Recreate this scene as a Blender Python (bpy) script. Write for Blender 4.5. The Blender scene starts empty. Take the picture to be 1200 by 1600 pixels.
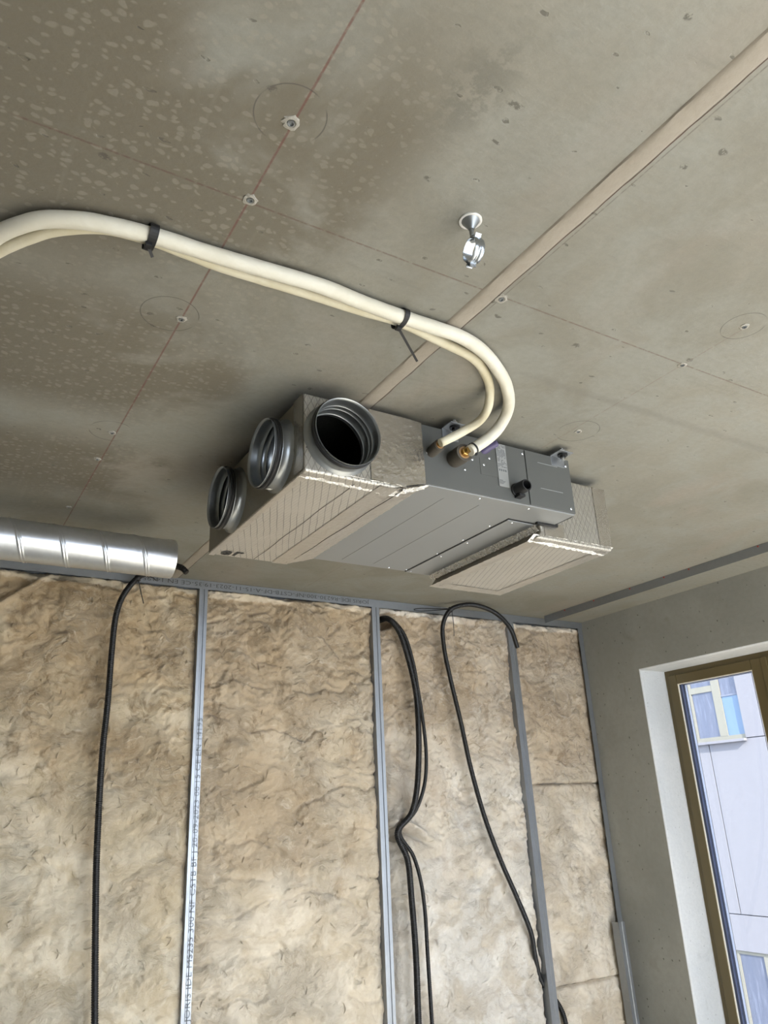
import bpy, bmesh, math, random
import numpy as np
from mathutils import Vector, Matrix

random.seed(7)
SC = bpy.context.scene
C = SC.collection
Z0 = 1.6            # camera height above the floor
H = 2.6             # ceiling height
R = math.radians

# ------------------------------------------------------------------ camera
cam_data = bpy.data.cameras.new('camera')
cam = bpy.data.objects.new('camera', cam_data)
C.objects.link(cam)
cam.matrix_world = (Matrix.Translation((0, 0, Z0)) @ Matrix.Rotation(R(-31.90216), 4, 'Z')
                    @ Matrix.Rotation(R(111.34146), 4, 'X') @ Matrix.Rotation(R(-2.64525), 4, 'Z'))
cam_data.sensor_fit = 'VERTICAL'
cam_data.sensor_height = 24.0
cam_data.lens = 24.0 * 1195.06 / 1600
cam_data.clip_start = 0.05
cam_data.clip_end = 300
SC.camera = cam

# ------------------------------------------------------------------ light
SC.view_settings.view_transform = 'Standard'
SC.view_settings.look = 'None'
SC.view_settings.gamma = 1.0
SC.view_settings.use_curve_mapping = False
SC.view_settings.exposure = 0.32
world = bpy.data.worlds.new('sky')
SC.world = world
world.use_nodes = True
wn = world.node_tree
wn.nodes.clear()
w_out = wn.nodes.new('ShaderNodeOutputWorld')
w_bg = wn.nodes.new('ShaderNodeBackground')
w_bg.inputs[0].default_value = (0.74, 0.84, 1.0, 1)
w_bg.inputs[1].default_value = 7.0
wn.links.new(w_bg.outputs[0], w_out.inputs[0])

sun_data = bpy.data.lights.new('sun', 'SUN')
sun_data.energy = 23.0
sun_data.color = (1.0, 0.93, 0.82)
sun_data.angle = R(0.6)
sun = bpy.data.objects.new('sun', sun_data)
C.objects.link(sun)
sun.location = (-6, -8, 9)
sun.rotation_euler = Vector((0.085, 0.248, -0.149)).to_track_quat('-Z', 'Y').to_euler()


def area(name, loc, target, sx, sy, power, col):
    d = bpy.data.lights.new(name, 'AREA')
    d.shape = 'RECTANGLE'
    d.size = sx
    d.size_y = sy
    d.energy = power
    d.color = col
    o = bpy.data.objects.new(name, d)
    C.objects.link(o)
    o.location = loc
    o.rotation_euler = (Vector(target) - Vector(loc)).to_track_quat('-Z', 'Y').to_euler()
    return o


# added lamp for side daylight, in an unseen bay assumed beside the camera
area('side_bay_fill_lamp', (3.66, -0.3, 1.15), (0, -0.3, 1.15), 1.7, 2.2, 12, (0.86, 0.93, 1.0))

SC.cycles.use_denoising = True
SC.cycles.max_bounces = 10
SC.cycles.diffuse_bounces = 6
SC.cycles.glossy_bounces = 4
SC.cycles.transparent_max_bounces = 12
SC.cycles.sample_clamp_indirect = 6.0
SC.cycles.caustics_reflective = False
SC.cycles.caustics_refractive = False


# ------------------------------------------------------------------ shader helper
class G:
    """small wrapper that writes node graphs"""
    def __init__(s, name):
        s.m = bpy.data.materials.new(name)
        s.m.use_nodes = True
        s.t = s.m.node_tree
        s.t.nodes.clear()
        s.o = s.t.nodes.new('ShaderNodeOutputMaterial')
        s.b = s.t.nodes.new('ShaderNodeBsdfPrincipled')
        s.t.links.new(s.b.outputs[0], s.o.inputs[0])
        s.tc = s.t.nodes.new('ShaderNodeTexCoord')

    def put(s, sock, v):
        if isinstance(v, bpy.types.NodeSocket):
            s.t.links.new(v, sock)
        elif isinstance(v, (tuple, list)) and len(v) == 3 and sock.type == 'RGBA':
            sock.default_value = (*v, 1)
        else:
            sock.default_value = v

    def n(s, kind, ins=None, out=0, **kw):
        nd = s.t.nodes.new('ShaderNode' + kind)
        for k, v in kw.items():
            setattr(nd, k, v)
        for k, v in (ins or {}).items():
            s.put(nd.inputs[k], v)
        return nd.outputs[out]

    def math(s, op, a, b=0.0, c=0.0):
        return s.n('Math', {0: a, 1: b, 2: c}, operation=op)

    def obj(s):
        return s.tc.outputs['Object']

    def uv(s):
        return s.tc.outputs['UV']

    def sep(s, v):
        nd = s.t.nodes.new('ShaderNodeSeparateXYZ')
        s.put(nd.inputs[0], v)
        return nd.outputs[0], nd.outputs[1], nd.outputs[2]

    def comb(s, x, y, z=0.0):
        return s.n('CombineXYZ', {0: x, 1: y, 2: z})

    def scale(s, v, sc):
        return s.n('Mapping', {0: v, 3: sc})

    def noise(s, v, sc, det=4.0, rough=0.55, dist=0.0, out=0):
        return s.n('TexNoise', {'Vector': v, 'Scale': sc, 'Detail': det, 'Roughness': rough, 'Distortion': dist}, out=out)

    def ramp(s, f, a, b, lo=0.0, hi=1.0):
        return s.n('MapRange', {0: f, 1: a, 2: b, 3: lo, 4: hi}, interpolation_type='SMOOTHSTEP')

    def mix(s, f, a, b, blend='MIX'):
        nd = s.t.nodes.new('ShaderNodeMix')
        nd.data_type = 'RGBA'
        nd.blend_type = blend
        s.put(nd.inputs[0], f)
        s.put(nd.inputs[6], a)
        s.put(nd.inputs[7], b)
        return nd.outputs[2]

    def line(s, c, at, w, soft=0.7):
        d = s.math('ABSOLUTE', s.math('SUBTRACT', c, at))
        return s.n('MapRange', {0: d, 1: w * (1 - soft * 0.5), 2: w * (1 + soft), 3: 1.0, 4: 0.0})

    def bump(s, h, strength=0.5, dist=0.01, normal=None):
        ins = {'Strength': strength, 'Distance': dist, 'Height': h}
        if normal is not None:
            ins['Normal'] = normal
        return s.n('Bump', ins)

    def done(s, col=None, rough=None, metal=None, normal=None, **kw):
        if col is not None:
            s.put(s.b.inputs['Base Color'], col)
        if rough is not None:
            s.put(s.b.inputs['Roughness'], rough)
        if metal is not None:
            s.put(s.b.inputs['Metallic'], metal)
        if normal is not None:
            s.put(s.b.inputs['Normal'], normal)
        for k, v in kw.items():
            s.put(s.b.inputs[k], v)
        return s.m


def plain(name, col, rough=0.5, metal=0.0, var=0.12, sc=30.0, bump=0.0):
    g = G(name)
    f = g.noise(g.obj(), sc, 4.0)
    c = g.mix(f, tuple(max(0, v * (1 - var)) for v in col), tuple(min(1, v * (1 + var)) for v in col))
    nrm = g.bump(g.noise(g.obj(), sc * 4, 3.0), 0.4, bump) if bump else None
    return g.done(c, rough, metal, nrm)


# ------------------------------------------------------------------ materials
def mat_ceiling():
    g = G('concrete_ceiling')
    P = g.obj()
    x, y, z = g.sep(P)
    big = g.noise(P, 1.1, 5.0, 0.55, 0.4)
    mid = g.noise(P, 4.5, 6.0, 0.6, 0.6)
    fine = g.noise(g.scale(P, (1.0, 1.6, 1.0)), 45.0, 5.0, 0.65)
    col = g.mix(g.ramp(big, 0.30, 0.70), (0.1890, 0.1790, 0.1440), (0.2670, 0.2550, 0.2150))
    col = g.mix(g.ramp(mid, 0.38, 0.66, 0.0, 0.60), col, (0.2520, 0.2550, 0.2280))
    # warm beige washes
    wash = g.noise(g.scale(P, (1.0, 0.45, 1.0)), 2.3, 4.0, 0.5, 1.0)
    col = g.mix(g.ramp(wash, 0.52, 0.72, 0.0, 0.5), col, (0.2760, 0.2370, 0.1950))
    # damp brown zones of the slab on the left with light flecks (formwork release marks)
    dampn = g.math('ADD', g.math('MULTIPLY', g.noise(P, 2.6, 5.0, 0.6, 0.5), 1.0),
                   g.math('MULTIPLY', g.ramp(x, -0.2, 0.75, 0.22, -0.04), 1.0))
    bandy = g.math('ADD', g.line(y, 0.95, 0.30, 0.6), g.math('MAXIMUM', g.line(y, 1.62, 0.22, 0.35), g.line(y, 2.25, 0.17, 0.5)))
    leftside = g.ramp(x, 0.52, 0.66, 1.0, 0.0)
    damp = g.math('MULTIPLY', g.ramp(dampn, 0.42, 0.60), g.math('MULTIPLY', g.math('MINIMUM', bandy, 1.0), leftside))
    col = g.mix(g.math('MULTIPLY', damp, 0.85), col, (0.1290, 0.1110, 0.0768))
    vn = g.t.nodes.new('ShaderNodeTexVoronoi')
    vn.feature = 'F1'
    vn.voronoi_dimensions = '2D'
    warp = g.n('VectorMath', {0: P, 1: g.n('VectorMath', {0: g.noise(P, 30.0, 2.0, out=1), 1: (0.022, 0.022, 0.0)}, operation='MULTIPLY')}, operation='ADD')
    g.put(vn.inputs['Vector'], g.scale(warp, (1.0, 1.45, 1.0)))
    vn.inputs['Scale'].default_value = 54.0
    cell = g.sep(vn.outputs['Color'])[0]
    rad = g.ramp(cell, 0.15, 1.0, 0.0, 0.46)
    fleck = g.ramp(g.math('SUBTRACT', rad, vn.outputs['Distance']), -0.04, 0.16)
    fleckzone = g.ramp(g.noise(P, 3.4, 3.0, 0.5), 0.42, 0.56)
    fleckx = g.ramp(x, 0.35, 0.85, 1.0, 0.0)
    fl = g.math('MULTIPLY', fleck, g.math('MULTIPLY', g.math('MAXIMUM', fleckzone, damp), fleckx))
    col = g.mix(g.math('MULTIPLY', fl, 0.42), col, (0.2820, 0.2640, 0.2160))
    # dark chips and bug holes
    v2 = g.t.nodes.new('ShaderNodeTexVoronoi')
    v2.voronoi_dimensions = '2D'
    g.put(v2.inputs['Vector'], g.scale(warp, (1.0, 2.2, 1.0)))
    v2.inputs['Scale'].default_value = 11.0
    c2 = g.sep(v2.outputs['Color'])[1]
    chip = g.ramp(g.math('SUBTRACT', g.ramp(c2, 0.55, 1.0, 0.0, 0.09), v2.outputs['Distance']), 0.0, 0.02)
    col = g.mix(g.math('MULTIPLY', g.math('MULTIPLY', chip, g.ramp(g.noise(P, 90.0, 2.0), 0.42, 0.55)), 0.7), col, (0.0780, 0.0720, 0.0570))
    # dark patch of wet laitance
    d = g.n('VectorMath', {0: g.n('VectorMath', {0: P, 1: (0.585, 0.625, H)}, operation='SUBTRACT'), 1: (1.7, 0.9, 1)}, operation='MULTIPLY')
    dl = g.n('VectorMath', {0: d}, out=1, operation='LENGTH')
    patch = g.math('MULTIPLY', g.ramp(dl, 0.02, 0.13, 1.0, 0.0), g.ramp(g.noise(P, 24.0, 4.0, 0.65), 0.46, 0.56))
    col = g.mix(g.math('MULTIPLY', patch, 0.55), col, (0.1140, 0.1110, 0.0900))
    # spalled chips
    chips = None
    for cx, cy, cr, st in ((0.656, 0.618, 0.019, 2.2), (0.674, 0.687, 0.012, 2.6), (0.930, 1.020, 0.010, 1.6), (0.976, 1.055, 0.011, 1.5), (1.212, 1.062, 0.014, 1.3),
                           (1.512, 0.975, 0.013, 1.2), (1.024, 0.520, 0.012, 1.8), (0.990, 0.5745, 0.010, 1.6), (0.6175, 0.802, 0.008, 1.3), (0.774, 0.393, 0.008, 1.0), (0.133, 1.014, 0.012, 1.2), (0.318, 0.768, 0.009, 1.2), (1.692, 0.995, 0.012, 2.5)):
        dv = g.n('VectorMath', {0: g.n('VectorMath', {0: warp, 1: (cx + 0.011, cy + 0.011, H)}, operation='SUBTRACT'), 1: (1.0, st, 0.0)}, operation='MULTIPLY')
        dl2 = g.n('VectorMath', {0: dv}, out=1, operation='LENGTH')
        cm = g.ramp(dl2, cr * 0.55, cr, 1.0, 0.0)
        chips = cm if chips is None else g.math('MAXIMUM', chips, cm)
    chips = g.math('MULTIPLY', chips, g.ramp(g.noise(P, 110.0, 3.0, 0.65), 0.42, 0.52))
    col = g.mix(g.math('MULTIPLY', chips, 0.75), col, (0.062, 0.056, 0.043))
    # formwork board marks running with the slab
    grain = g.noise(g.scale(P, (26.0, 1.1, 1.0)), 1.0, 3.0, 0.6)
    col = g.mix(g.ramp(grain, 0.60, 0.78, 0.0, 0.16), col, (0.3120, 0.3000, 0.2640))
    streak = g.noise(g.scale(P, (2.0, 14.0, 1.0)), 1.6, 5.0, 0.65, 0.3)
    col = g.mix(g.ramp(streak, 0.58, 0.75, 0.0, 0.30), col, (0.1620, 0.1530, 0.1260))
    # shutter joint
    jn = g.math('ADD', y, g.math('MULTIPLY', g.noise(P, 14.0, 3.0), 0.02))
    jl = g.math('MULTIPLY', g.line(jn, 1.225, 0.010, 1.0), g.ramp(x, 1.05, 1.3))
    col = g.mix(g.math('MULTIPLY', jl, 0.35), col, (0.1620, 0.1500, 0.1290))
    # snapped chalk lines and pencil circles around the anchor points
    brk = g.ramp(g.noise(P, 60.0, 3.0, 0.7), 0.30, 0.55)
    lw = 0.0022
    l1 = g.math('MULTIPLY', g.line(x, 0.3715, 0.0016), g.ramp(brk, 0.0, 1.0, 0.55, 1.0))
    col = g.mix(g.math('MULTIPLY', l1, 0.78), col, (0.13, 0.05, 0.038))
    l2 = g.math('MULTIPLY', g.math('MULTIPLY', g.line(y, 0.998, 0.0016), g.ramp(x, -0.02, 0.02)), brk)
    col = g.mix(g.math('MULTIPLY', l2, 0.60), col, (0.1020, 0.0510, 0.0360))
    l3 = g.math('MULTIPLY', g.math('MULTIPLY', g.line(x, 0.9405, 0.0011), g.ramp(y, 1.03, 1.06, 1.0, 0.0)), brk)
    col = g.mix(g.math('MULTIPLY', l3, 0.55), col, (0.0900, 0.0720, 0.0570))
    l4 = g.math('MULTIPLY', g.math('MULTIPLY', g.line(x, 1.515, 0.0014), g.ramp(y, 0.8, 0.84)), g.ramp(brk, 0.3, 1.0))
    col = g.mix(g.math('MULTIPLY', l4, 0.38), col, (0.1560, 0.0840, 0.0660))
    circ = None
    for cx, cy, cr in ((0.362, 0.800, 0.056), (0.345, 1.376, 0.060), (0.358, 1.965, 0.058), (1.506, 0.822, 0.050), (1.536, 1.386, 0.062)):
        dd = g.n('VectorMath', {0: P, 1: (cx, cy, H)}, out=1, operation='DISTANCE')
        ll = g.line(dd, cr, 0.0009)
        circ = ll if circ is None else g.math('MAXIMUM', circ, ll)
    gate = g.ramp(g.noise(P, 11.0, 1.0), 0.36, 0.46)
    col = g.mix(g.math('MULTIPLY', g.math('MULTIPLY', circ, gate), 0.7), col, (0.0600, 0.0540, 0.0450))
    h = g.math('ADD', g.math('MULTIPLY', fine, 0.5), g.math('SUBTRACT', g.math('MULTIPLY', mid, 0.8), g.math('MULTIPLY', chip, 0.7)))
    col = g.mix(g.ramp(fine, 0.35, 0.7, 0.0, 0.22), col, (0.1500, 0.1440, 0.1230))
    return g.done(col, 0.72, 0.0, g.bump(h, 0.35, 0.006))


def mat_concrete(name, a, b, holes=True, sc=1.0, stain=(0.17, 0.155, 0.125), hole=0.75):
    g = G(name)
    P = g.obj()
    big = g.noise(P, 1.6 * sc, 6.0, 0.6, 0.5)
    fine = g.noise(P, 40.0 * sc, 5.0, 0.6)
    col = g.mix(g.ramp(big, 0.3, 0.7), a, b)
    st = g.noise(P, 5.5 * sc, 5.0, 0.6, 1.2)
    col = g.mix(g.ramp(st, 0.60, 0.74, 0.0, 0.35), col, stain)
    h = g.math('MULTIPLY', fine, 0.5)
    if holes:
        v = g.t.nodes.new('ShaderNodeTexVoronoi')
        v.voronoi_dimensions = '2D'
        px, py, pz = g.sep(P)
        wv = g.math('MULTIPLY', g.noise(P, 60.0, 2.0), 0.012)
        g.put(v.inputs['Vector'], g.comb(g.math('ADD', g.math('ADD', px, py), wv), g.math('ADD', g.math('MULTIPLY', pz, 0.8), wv)))
        v.inputs['Scale'].default_value = 21.0 * sc
        c = g.sep(v.outputs['Color'])[0]
        pit = g.ramp(g.math('SUBTRACT', g.ramp(c, 0.45, 1.0, 0.0, 0.085), v.outputs['Distance']), 0.0, 0.02)
        col = g.mix(g.math('MULTIPLY', pit, hole), col, tuple(v_ * 0.45 for v_ in stain))
        h = g.math('SUBTRACT', h, g.math('MULTIPLY', pit, 1.2))
    col = g.mix(g.ramp(fine, 0.35, 0.7, 0.0, 0.18), col, tuple(v_ * 0.75 for v_ in a))
    return g.done(col, 0.8, 0.0, g.bump(h, 0.4, 0.006))


def mat_wool(name, pale, beige, brown, seed):
    g = G(name)
    P = g.n('Mapping', {0: g.obj(), 1: (seed * 3.7, seed * 1.3, seed * 2.1)})
    warp = g.noise(P, 6.0, 3.0, 0.5, out=1)
    Q = g.n('VectorMath', {0: P, 1: g.n('VectorMath', {0: warp, 1: (0.18, 0.18, 0.18)}, operation='MULTIPLY')}, operation='ADD')
    big = g.noise(P, 2.0, 4.0, 0.6, 0.6)
    mid = g.noise(Q, 6.0, 7.0, 0.62, 0.8)
    swirl = g.noise(g.scale(Q, (1.0, 1.0, 1.6)), 7.0, 10.0, 0.66, 2.4)
    fib = g.noise(g.scale(Q, (1.0, 1.0, 2.0)), 42.0, 7.0, 0.72, 2.0)
    mask = g.ramp(g.noise(P, 3.6, 4.0, 0.6), 0.38, 0.62, 0.25, 1.0)
    x, y, z = g.sep(g.obj())
    col = g.mix(g.ramp(mid, 0.36, 0.62), beige, pale)
    up = g.ramp(z, 0.6, 2.55, -0.11, 0.10)  # browner upwards: the wall's light falloff painted into the wool
    stain = g.ramp(g.math('ADD', g.math('ADD', g.math('MULTIPLY', big, 0.55), g.math('MULTIPLY', mid, 0.45)), up), 0.44, 0.64)  # real brown stains plus the painted falloff
    col = g.mix(g.math('MULTIPLY', stain, 0.72), col, brown)
    spot = g.ramp(g.math('ADD', g.noise(Q, 10.0, 7.0, 0.72, 1.0), g.math('MULTIPLY', up, 0.7)), 0.54, 0.70, 0.0, 0.7)
    col = g.mix(spot, col, tuple(v * 0.66 for v in brown))
    col = g.mix(g.math('MULTIPLY', g.ramp(swirl, 0.54, 0.70, 0.0, 0.5), mask), col, tuple(min(0.92, v * 1.12) for v in pale))
    col = g.mix(g.math('MULTIPLY', g.ramp(swirl, 0.45, 0.32, 0.0, 0.42), mask), col, tuple(v * 0.9 for v in brown))
    col = g.mix(g.math('MULTIPLY', g.ramp(fib, 0.54, 0.70, 0.0, 0.4), mask), col, tuple(min(0.92, v * 1.12) for v in pale))
    col = g.mix(g.math('MULTIPLY', g.ramp(fib, 0.44, 0.28, 0.0, 0.42), mask), col, tuple(v * 0.72 for v in brown))
    lip = g.math('MULTIPLY', g.ramp(g.math('ADD', z, g.math('MULTIPLY', g.noise(P, 9.0, 5.0, 0.65), 0.07)), 2.562, 2.575), g.ramp(big, 0.40, 0.52))
    col = g.mix(g.math('MULTIPLY', lip, 0.75), col, tuple(min(0.92, v * 1.12) for v in pale))
    h = g.math('MULTIPLY', g.math('ADD', g.math('MULTIPLY', fib, 0.7), g.math('MULTIPLY', swirl, 1.1)), mask)
    return g.done(col, 0.95, 0.0, g.bump(h, 0.8, 0.018), **{'Sheen Weight': 0.12})


def mat_foil(name='reinforced_foil', grid=True, col=(0.74, 0.70, 0.63), rough=0.42, metal=0.80, pattern=((64, 0.045, 0.0165, 1.0), (116, 0.045, 0.0165, 1.0), (90, 0.03, 0.0165, 0.6))):
    g = G(name)
    P = g.obj()
    U = g.uv()
    u, v, _ = g.sep(U)
    h = g.math('ADD', g.math('MULTIPLY', g.noise(P, 14.0, 4.0, 0.6, 1.2), 1.0), g.math('MULTIPLY', g.noise(P, 70.0, 3.0, 0.6, 0.5), 0.35))
    c = g.mix(g.noise(P, 9.0, 4.0), tuple(k * 0.90 for k in col), tuple(min(1, k * 1.08) for k in col))
    if grid:
        wob = g.math('MULTIPLY', g.noise(P, 16.0, 2.0), 0.006)
        lines = None
        for ang, w, pit, wt in pattern:
            a = R(ang)
            q = g.math('ADD', g.math('MULTIPLY', u, math.cos(a)), g.math('MULTIPLY', v, math.sin(a)))
            fr = g.math('FRACT', g.math('DIVIDE', g.math('ADD', q, wob), pit))
            l = g.math('MULTIPLY', g.line(fr, 0.5, w, 0.9), wt)
            lines = l if lines is None else g.math('MAXIMUM', lines, l)
        fade = g.ramp(g.noise(P, 7.0, 3.0), 0.30, 0.52, 0.35, 1.0)
        lines = g.math('MULTIPLY', lines, fade)
        c = g.mix(g.math('MULTIPLY', lines, 0.72), c, (0.085, 0.078, 0.066))
        h = g.math('ADD', h, g.math('MULTIPLY', lines, 0.25))
        mt = g.math('MULTIPLY', g.math('SUBTRACT', 1.0, g.math('MULTIPLY', lines, 0.6)), metal)
    else:
        mt = metal
    return g.done(c, rough, mt, g.bump(h, 0.30, 0.006))


def mat_tape():
    g = G('aluminium_tape')
    P = g.obj()
    cr = g.noise(g.scale(P, (1.0, 1.6, 1.4)), 42.0, 5.0, 0.7, 2.2)
    c = g.mix(cr, (0.84, 0.82, 0.77), (0.95, 0.94, 0.91))
    return g.done(c, g.ramp(cr, 0.3, 0.7, 0.18, 0.34), 0.72, g.bump(cr, 0.55, 0.010))


def mat_galv(name, col=(0.60, 0.62, 0.64), rough=0.34, metal=0.92, var=0.08):
    g = G(name)
    P = g.obj()
    v = g.t.nodes.new('ShaderNodeTexVoronoi')
    g.put(v.inputs['Vector'], P)
    v.inputs['Scale'].default_value = 70.0
    sp = g.sep(v.outputs['Color'])[0]
    n_ = g.noise(P, 8.0, 4.0)
    c = g.mix(g.math('ADD', g.math('MULTIPLY', sp, 0.4), g.math('MULTIPLY', n_, 0.6)), tuple(k * (1 - var) for k in col), tuple(k * (1 + var) for k in col))
    return g.done(c, g.ramp(n_, 0.3, 0.7, rough * 0.88, rough * 1.15), metal, g.bump(n_, 0.12, 0.004))


def mat_pipe(name, a, b):
    g = G(name)
    P = g.obj()
    n_ = g.noise(P, 13.0, 4.0, 0.6, 0.5)
    ck = g.noise(P, 330.0, 2.0)
    c = g.mix(g.ramp(n_, 0.32, 0.70), a, b)
    return g.done(c, 0.62, 0.0, g.bump(g.math('ADD', g.math('MULTIPLY', ck, 0.4), n_), 0.25, 0.003))


def mat_glass(name, tint, refl=0.06):
    g = G(name)
    g.t.nodes.remove(g.b)
    tr = g.t.nodes.new('ShaderNodeBsdfTransparent')
    tr.inputs[0].default_value = (*tint, 1)
    gl = g.t.nodes.new('ShaderNodeBsdfGlossy')
    gl.inputs['Roughness'].default_value = 0.02
    gl.inputs[0].default_value = (1, 1, 1, 1)
    lw = g.n('Fresnel', {0: 1.35})
    mx = g.t.nodes.new('ShaderNodeMixShader')
    g.put(mx.inputs[0], lw)
    g.t.links.new(tr.outputs[0], mx.inputs[1])
    g.t.links.new(gl.outputs[0], mx.inputs[2])
    g.t.links.new(mx.outputs[0], g.o.inputs[0])
    return g.m


M = dict(
    zinc_lit=plain('zinc_lit', (0.80, 0.80, 0.78), 0.35, 0.5, 0.03),  # rosette ring, whitened to paint in the bright floor it mirrors
    zinc_soft=mat_galv('zinc_soft', (0.40, 0.43, 0.46), 0.20, 0.97),
    ceiling=mat_ceiling(),
    joint=mat_concrete('joint_mortar', (0.275, 0.245, 0.20), (0.315, 0.28, 0.23), False, 2.0, (0.30, 0.235, 0.18)),
    wall=mat_concrete('wall_concrete', (0.245, 0.24, 0.21), (0.315, 0.308, 0.27)),
    reveal_lit=mat_concrete('reveal_lit_concrete', (0.58, 0.60, 0.61), (0.68, 0.69, 0.69), True, 1.6, (0.45, 0.46, 0.45), 0.5),  # reveal concrete, paler and cooler with the window light in its colour
    floor=mat_concrete('floor_screed', (0.62, 0.60, 0.54), (0.70, 0.68, 0.62), False),
    inner=plain('plaster_inner', (0.50, 0.49, 0.45), 0.9),
    foil=mat_foil('reinforced_foil', True, (0.40, 0.375, 0.32), 0.42, 0.70),  # upright foil faces, darkened so the colour holds their shade
    foil_shaded=mat_foil('plain_foil_shaded', False, (0.46, 0.43, 0.375), 0.26, 0.85),  # tape on upright faces, shade put into its colour likewise
    foil_lit=mat_foil('reinforced_foil_lit', True, (0.54, 0.512, 0.462), 0.40, 0.62, ((-67, 0.042, 0.0185, 1.0), (-95, 0.060, 0.0095, 0.5))),  # underside foil, paler with the floor's bounce in its colour
    foil_plain=mat_foil('plain_foil', False, (0.52, 0.49, 0.44), 0.32, 0.70),  # ungridded underside foil, brightened for the same bounce
    foil_side_shaded=mat_foil('shaded_foil_side', False, (0.26, 0.235, 0.185), 0.5, 0.40),  # left-facing foil, its shade painted in as a darker tone
    tape=mat_tape(),
    grey=plain('grey_sheet_shaded', (0.105, 0.108, 0.101), 0.48, 0.15, 0.05, 6.0),  # same paint as the underside, darkened to carry the front's shade
    grey_lit=plain('grey_sheet_lit', (0.245, 0.252, 0.25), 0.42, 0.25, 0.05, 5.0),  # same paint again, lightened as if lit from the floor
    galv=mat_galv('galvanised_steel'),
    galv_dark=mat_galv('galvanised_spigot', (0.30, 0.315, 0.32), 0.36, 0.85),
    duct=mat_galv('spiral_duct_steel', (0.60, 0.615, 0.63), 0.34, 0.94),
    stud=mat_galv('stud_steel', (0.30, 0.315, 0.33), 0.42, 0.80, 0.05),
    chrome=mat_galv('zinc_bright', (0.84, 0.86, 0.88), 0.24, 0.95),
    rubber=plain('black_rubber', (0.012, 0.012, 0.012), 0.42, 0.0, 0.2),
    black=plain('black_plastic', (0.006, 0.006, 0.0065), 0.6, 0.0, 0.2),
    conduit=plain('black_conduit_plastic', (0.004, 0.0041, 0.0046), 0.45, 0.0, 0.15),
    liner=plain('black_liner', (0.010, 0.010, 0.009), 0.55, 0.0, 0.5, 25.0, 0.004),
    sleeve=plain('black_foam_sleeve', (0.075, 0.065, 0.052), 0.85, 0.0, 0.2, 120.0, 0.001),
    brass=plain('brass', (0.42, 0.27, 0.085), 0.30, 0.95, 0.1),
    copper=plain('copper_ring', (0.45, 0.28, 0.13), 0.45, 0.6, 0.15),
    purple=plain('purple_cap', (0.085, 0.07, 0.15), 0.45),
    pipe1=mat_pipe('cream_pipe_cover', (0.60, 0.57, 0.47), (0.67, 0.645, 0.55)),
    pipe2=mat_pipe('yellowed_pipe_cover', (0.56, 0.51, 0.36), (0.63, 0.59, 0.46)),
    ink=plain('black_ink', (0.035, 0.033, 0.03), 0.7),
    ink_grey=plain('grey_ink', (0.12, 0.125, 0.13), 0.7),
    label=plain('label_paper', (0.27, 0.275, 0.265), 0.6, 0.0, 0.05),
    white=plain('white_sticker', (0.75, 0.75, 0.72), 0.5, 0.0, 0.04),
    red=plain('red_plug', (0.42, 0.07, 0.05), 0.5),
    plug=plain('grey_white_mortar', (0.32, 0.305, 0.265), 0.85, 0.0, 0.2, 200.0),
    frame=plain('olive_lacquer', (0.125, 0.095, 0.042), 0.42, 0.25, 0.06, 8.0),
    bead_lit=plain('lit_bead', (0.78, 0.74, 0.64), 0.45),  # pale tone paints the highlight on the lit bead edge
    gasket=plain('dark_gasket', (0.02, 0.025, 0.045), 0.5),
    spacer=plain('blue_grey_spacer', (0.16, 0.20, 0.33), 0.35, 0.3),
    spacer_lit=plain('lit_spacer', (0.70, 0.74, 0.82), 0.35, 0.3),  # outer glazing edge, whitened to paint the light it catches
    glass=mat_glass('window_glass', (0.68, 0.70, 0.74)),
    panel=plain('facade_panel_paint', (0.198, 0.190, 0.192), 0.8, 0.0, 0.03, 1.2),
    joint_dark=plain('facade_joint', (0.16, 0.17, 0.20), 0.9),
    cream=plain('cream_window_paint', (0.21, 0.195, 0.145), 0.6, 0.0, 0.03),
    pane=None, pane_blue=None,
    street=plain('street_paving', (0.30, 0.29, 0.27), 0.9, 0.0, 0.1, 2.0),
)


def mat_pane(name, a, b):
    g = G(name)
    P = g.obj()
    s_ = g.noise(g.scale(P, (1, 7.0, 0.8)), 2.2, 5.0, 0.7, 0.5)
    return g.done(g.mix(g.ramp(s_, 0.48, 0.70), a, b), 0.30, 0.0, None)


M['pane'] = mat_pane('grey_pane', (0.095, 0.105, 0.135), (0.16, 0.17, 0.205))
M['pane_blue'] = mat_pane('blue_pane', (0.115, 0.175, 0.245), (0.135, 0.20, 0.265))


# ------------------------------------------------------------------ object helpers
def link(name, me, mats, parent=None):
    o = bpy.data.objects.new(name, me)
    for m in (mats if isinstance(mats, (list, tuple)) else [mats]):
        me.materials.append(m)
    C.objects.link(o)
    if parent is not None:
        o.parent = parent
        o.matrix_parent_inverse = parent.matrix_basis.inverted()
    return o


def mk(name, bm, mats, parent=None, smooth=False, angle=None):
    me = bpy.data.meshes.new(name)
    bmesh.ops.recalc_face_normals(bm, faces=bm.faces)
    bm.to_mesh(me)
    bm.free()
    if smooth:
        for p in me.polygons:
            p.use_smooth = True
        if angle:
            me.set_sharp_from_angle(angle=R(angle))
    return link(name, me, mats, parent)


def thing(name, label, cat, loc=(0, 0, 0), group=None):
    o = bpy.data.objects.new(name, None)
    o.empty_display_size = 0.05
    o.location = loc
    C.objects.link(o)
    return tag(o, label, cat, group)


def tag(o, label, cat, group=None):
    o['label'] = label
    o['category'] = cat
    if group:
        o['group'] = group
    return o


def struct(o):
    o['kind'] = 'structure'
    return o


def stuff(o):
    o['kind'] = 'stuff'
    return o


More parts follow.
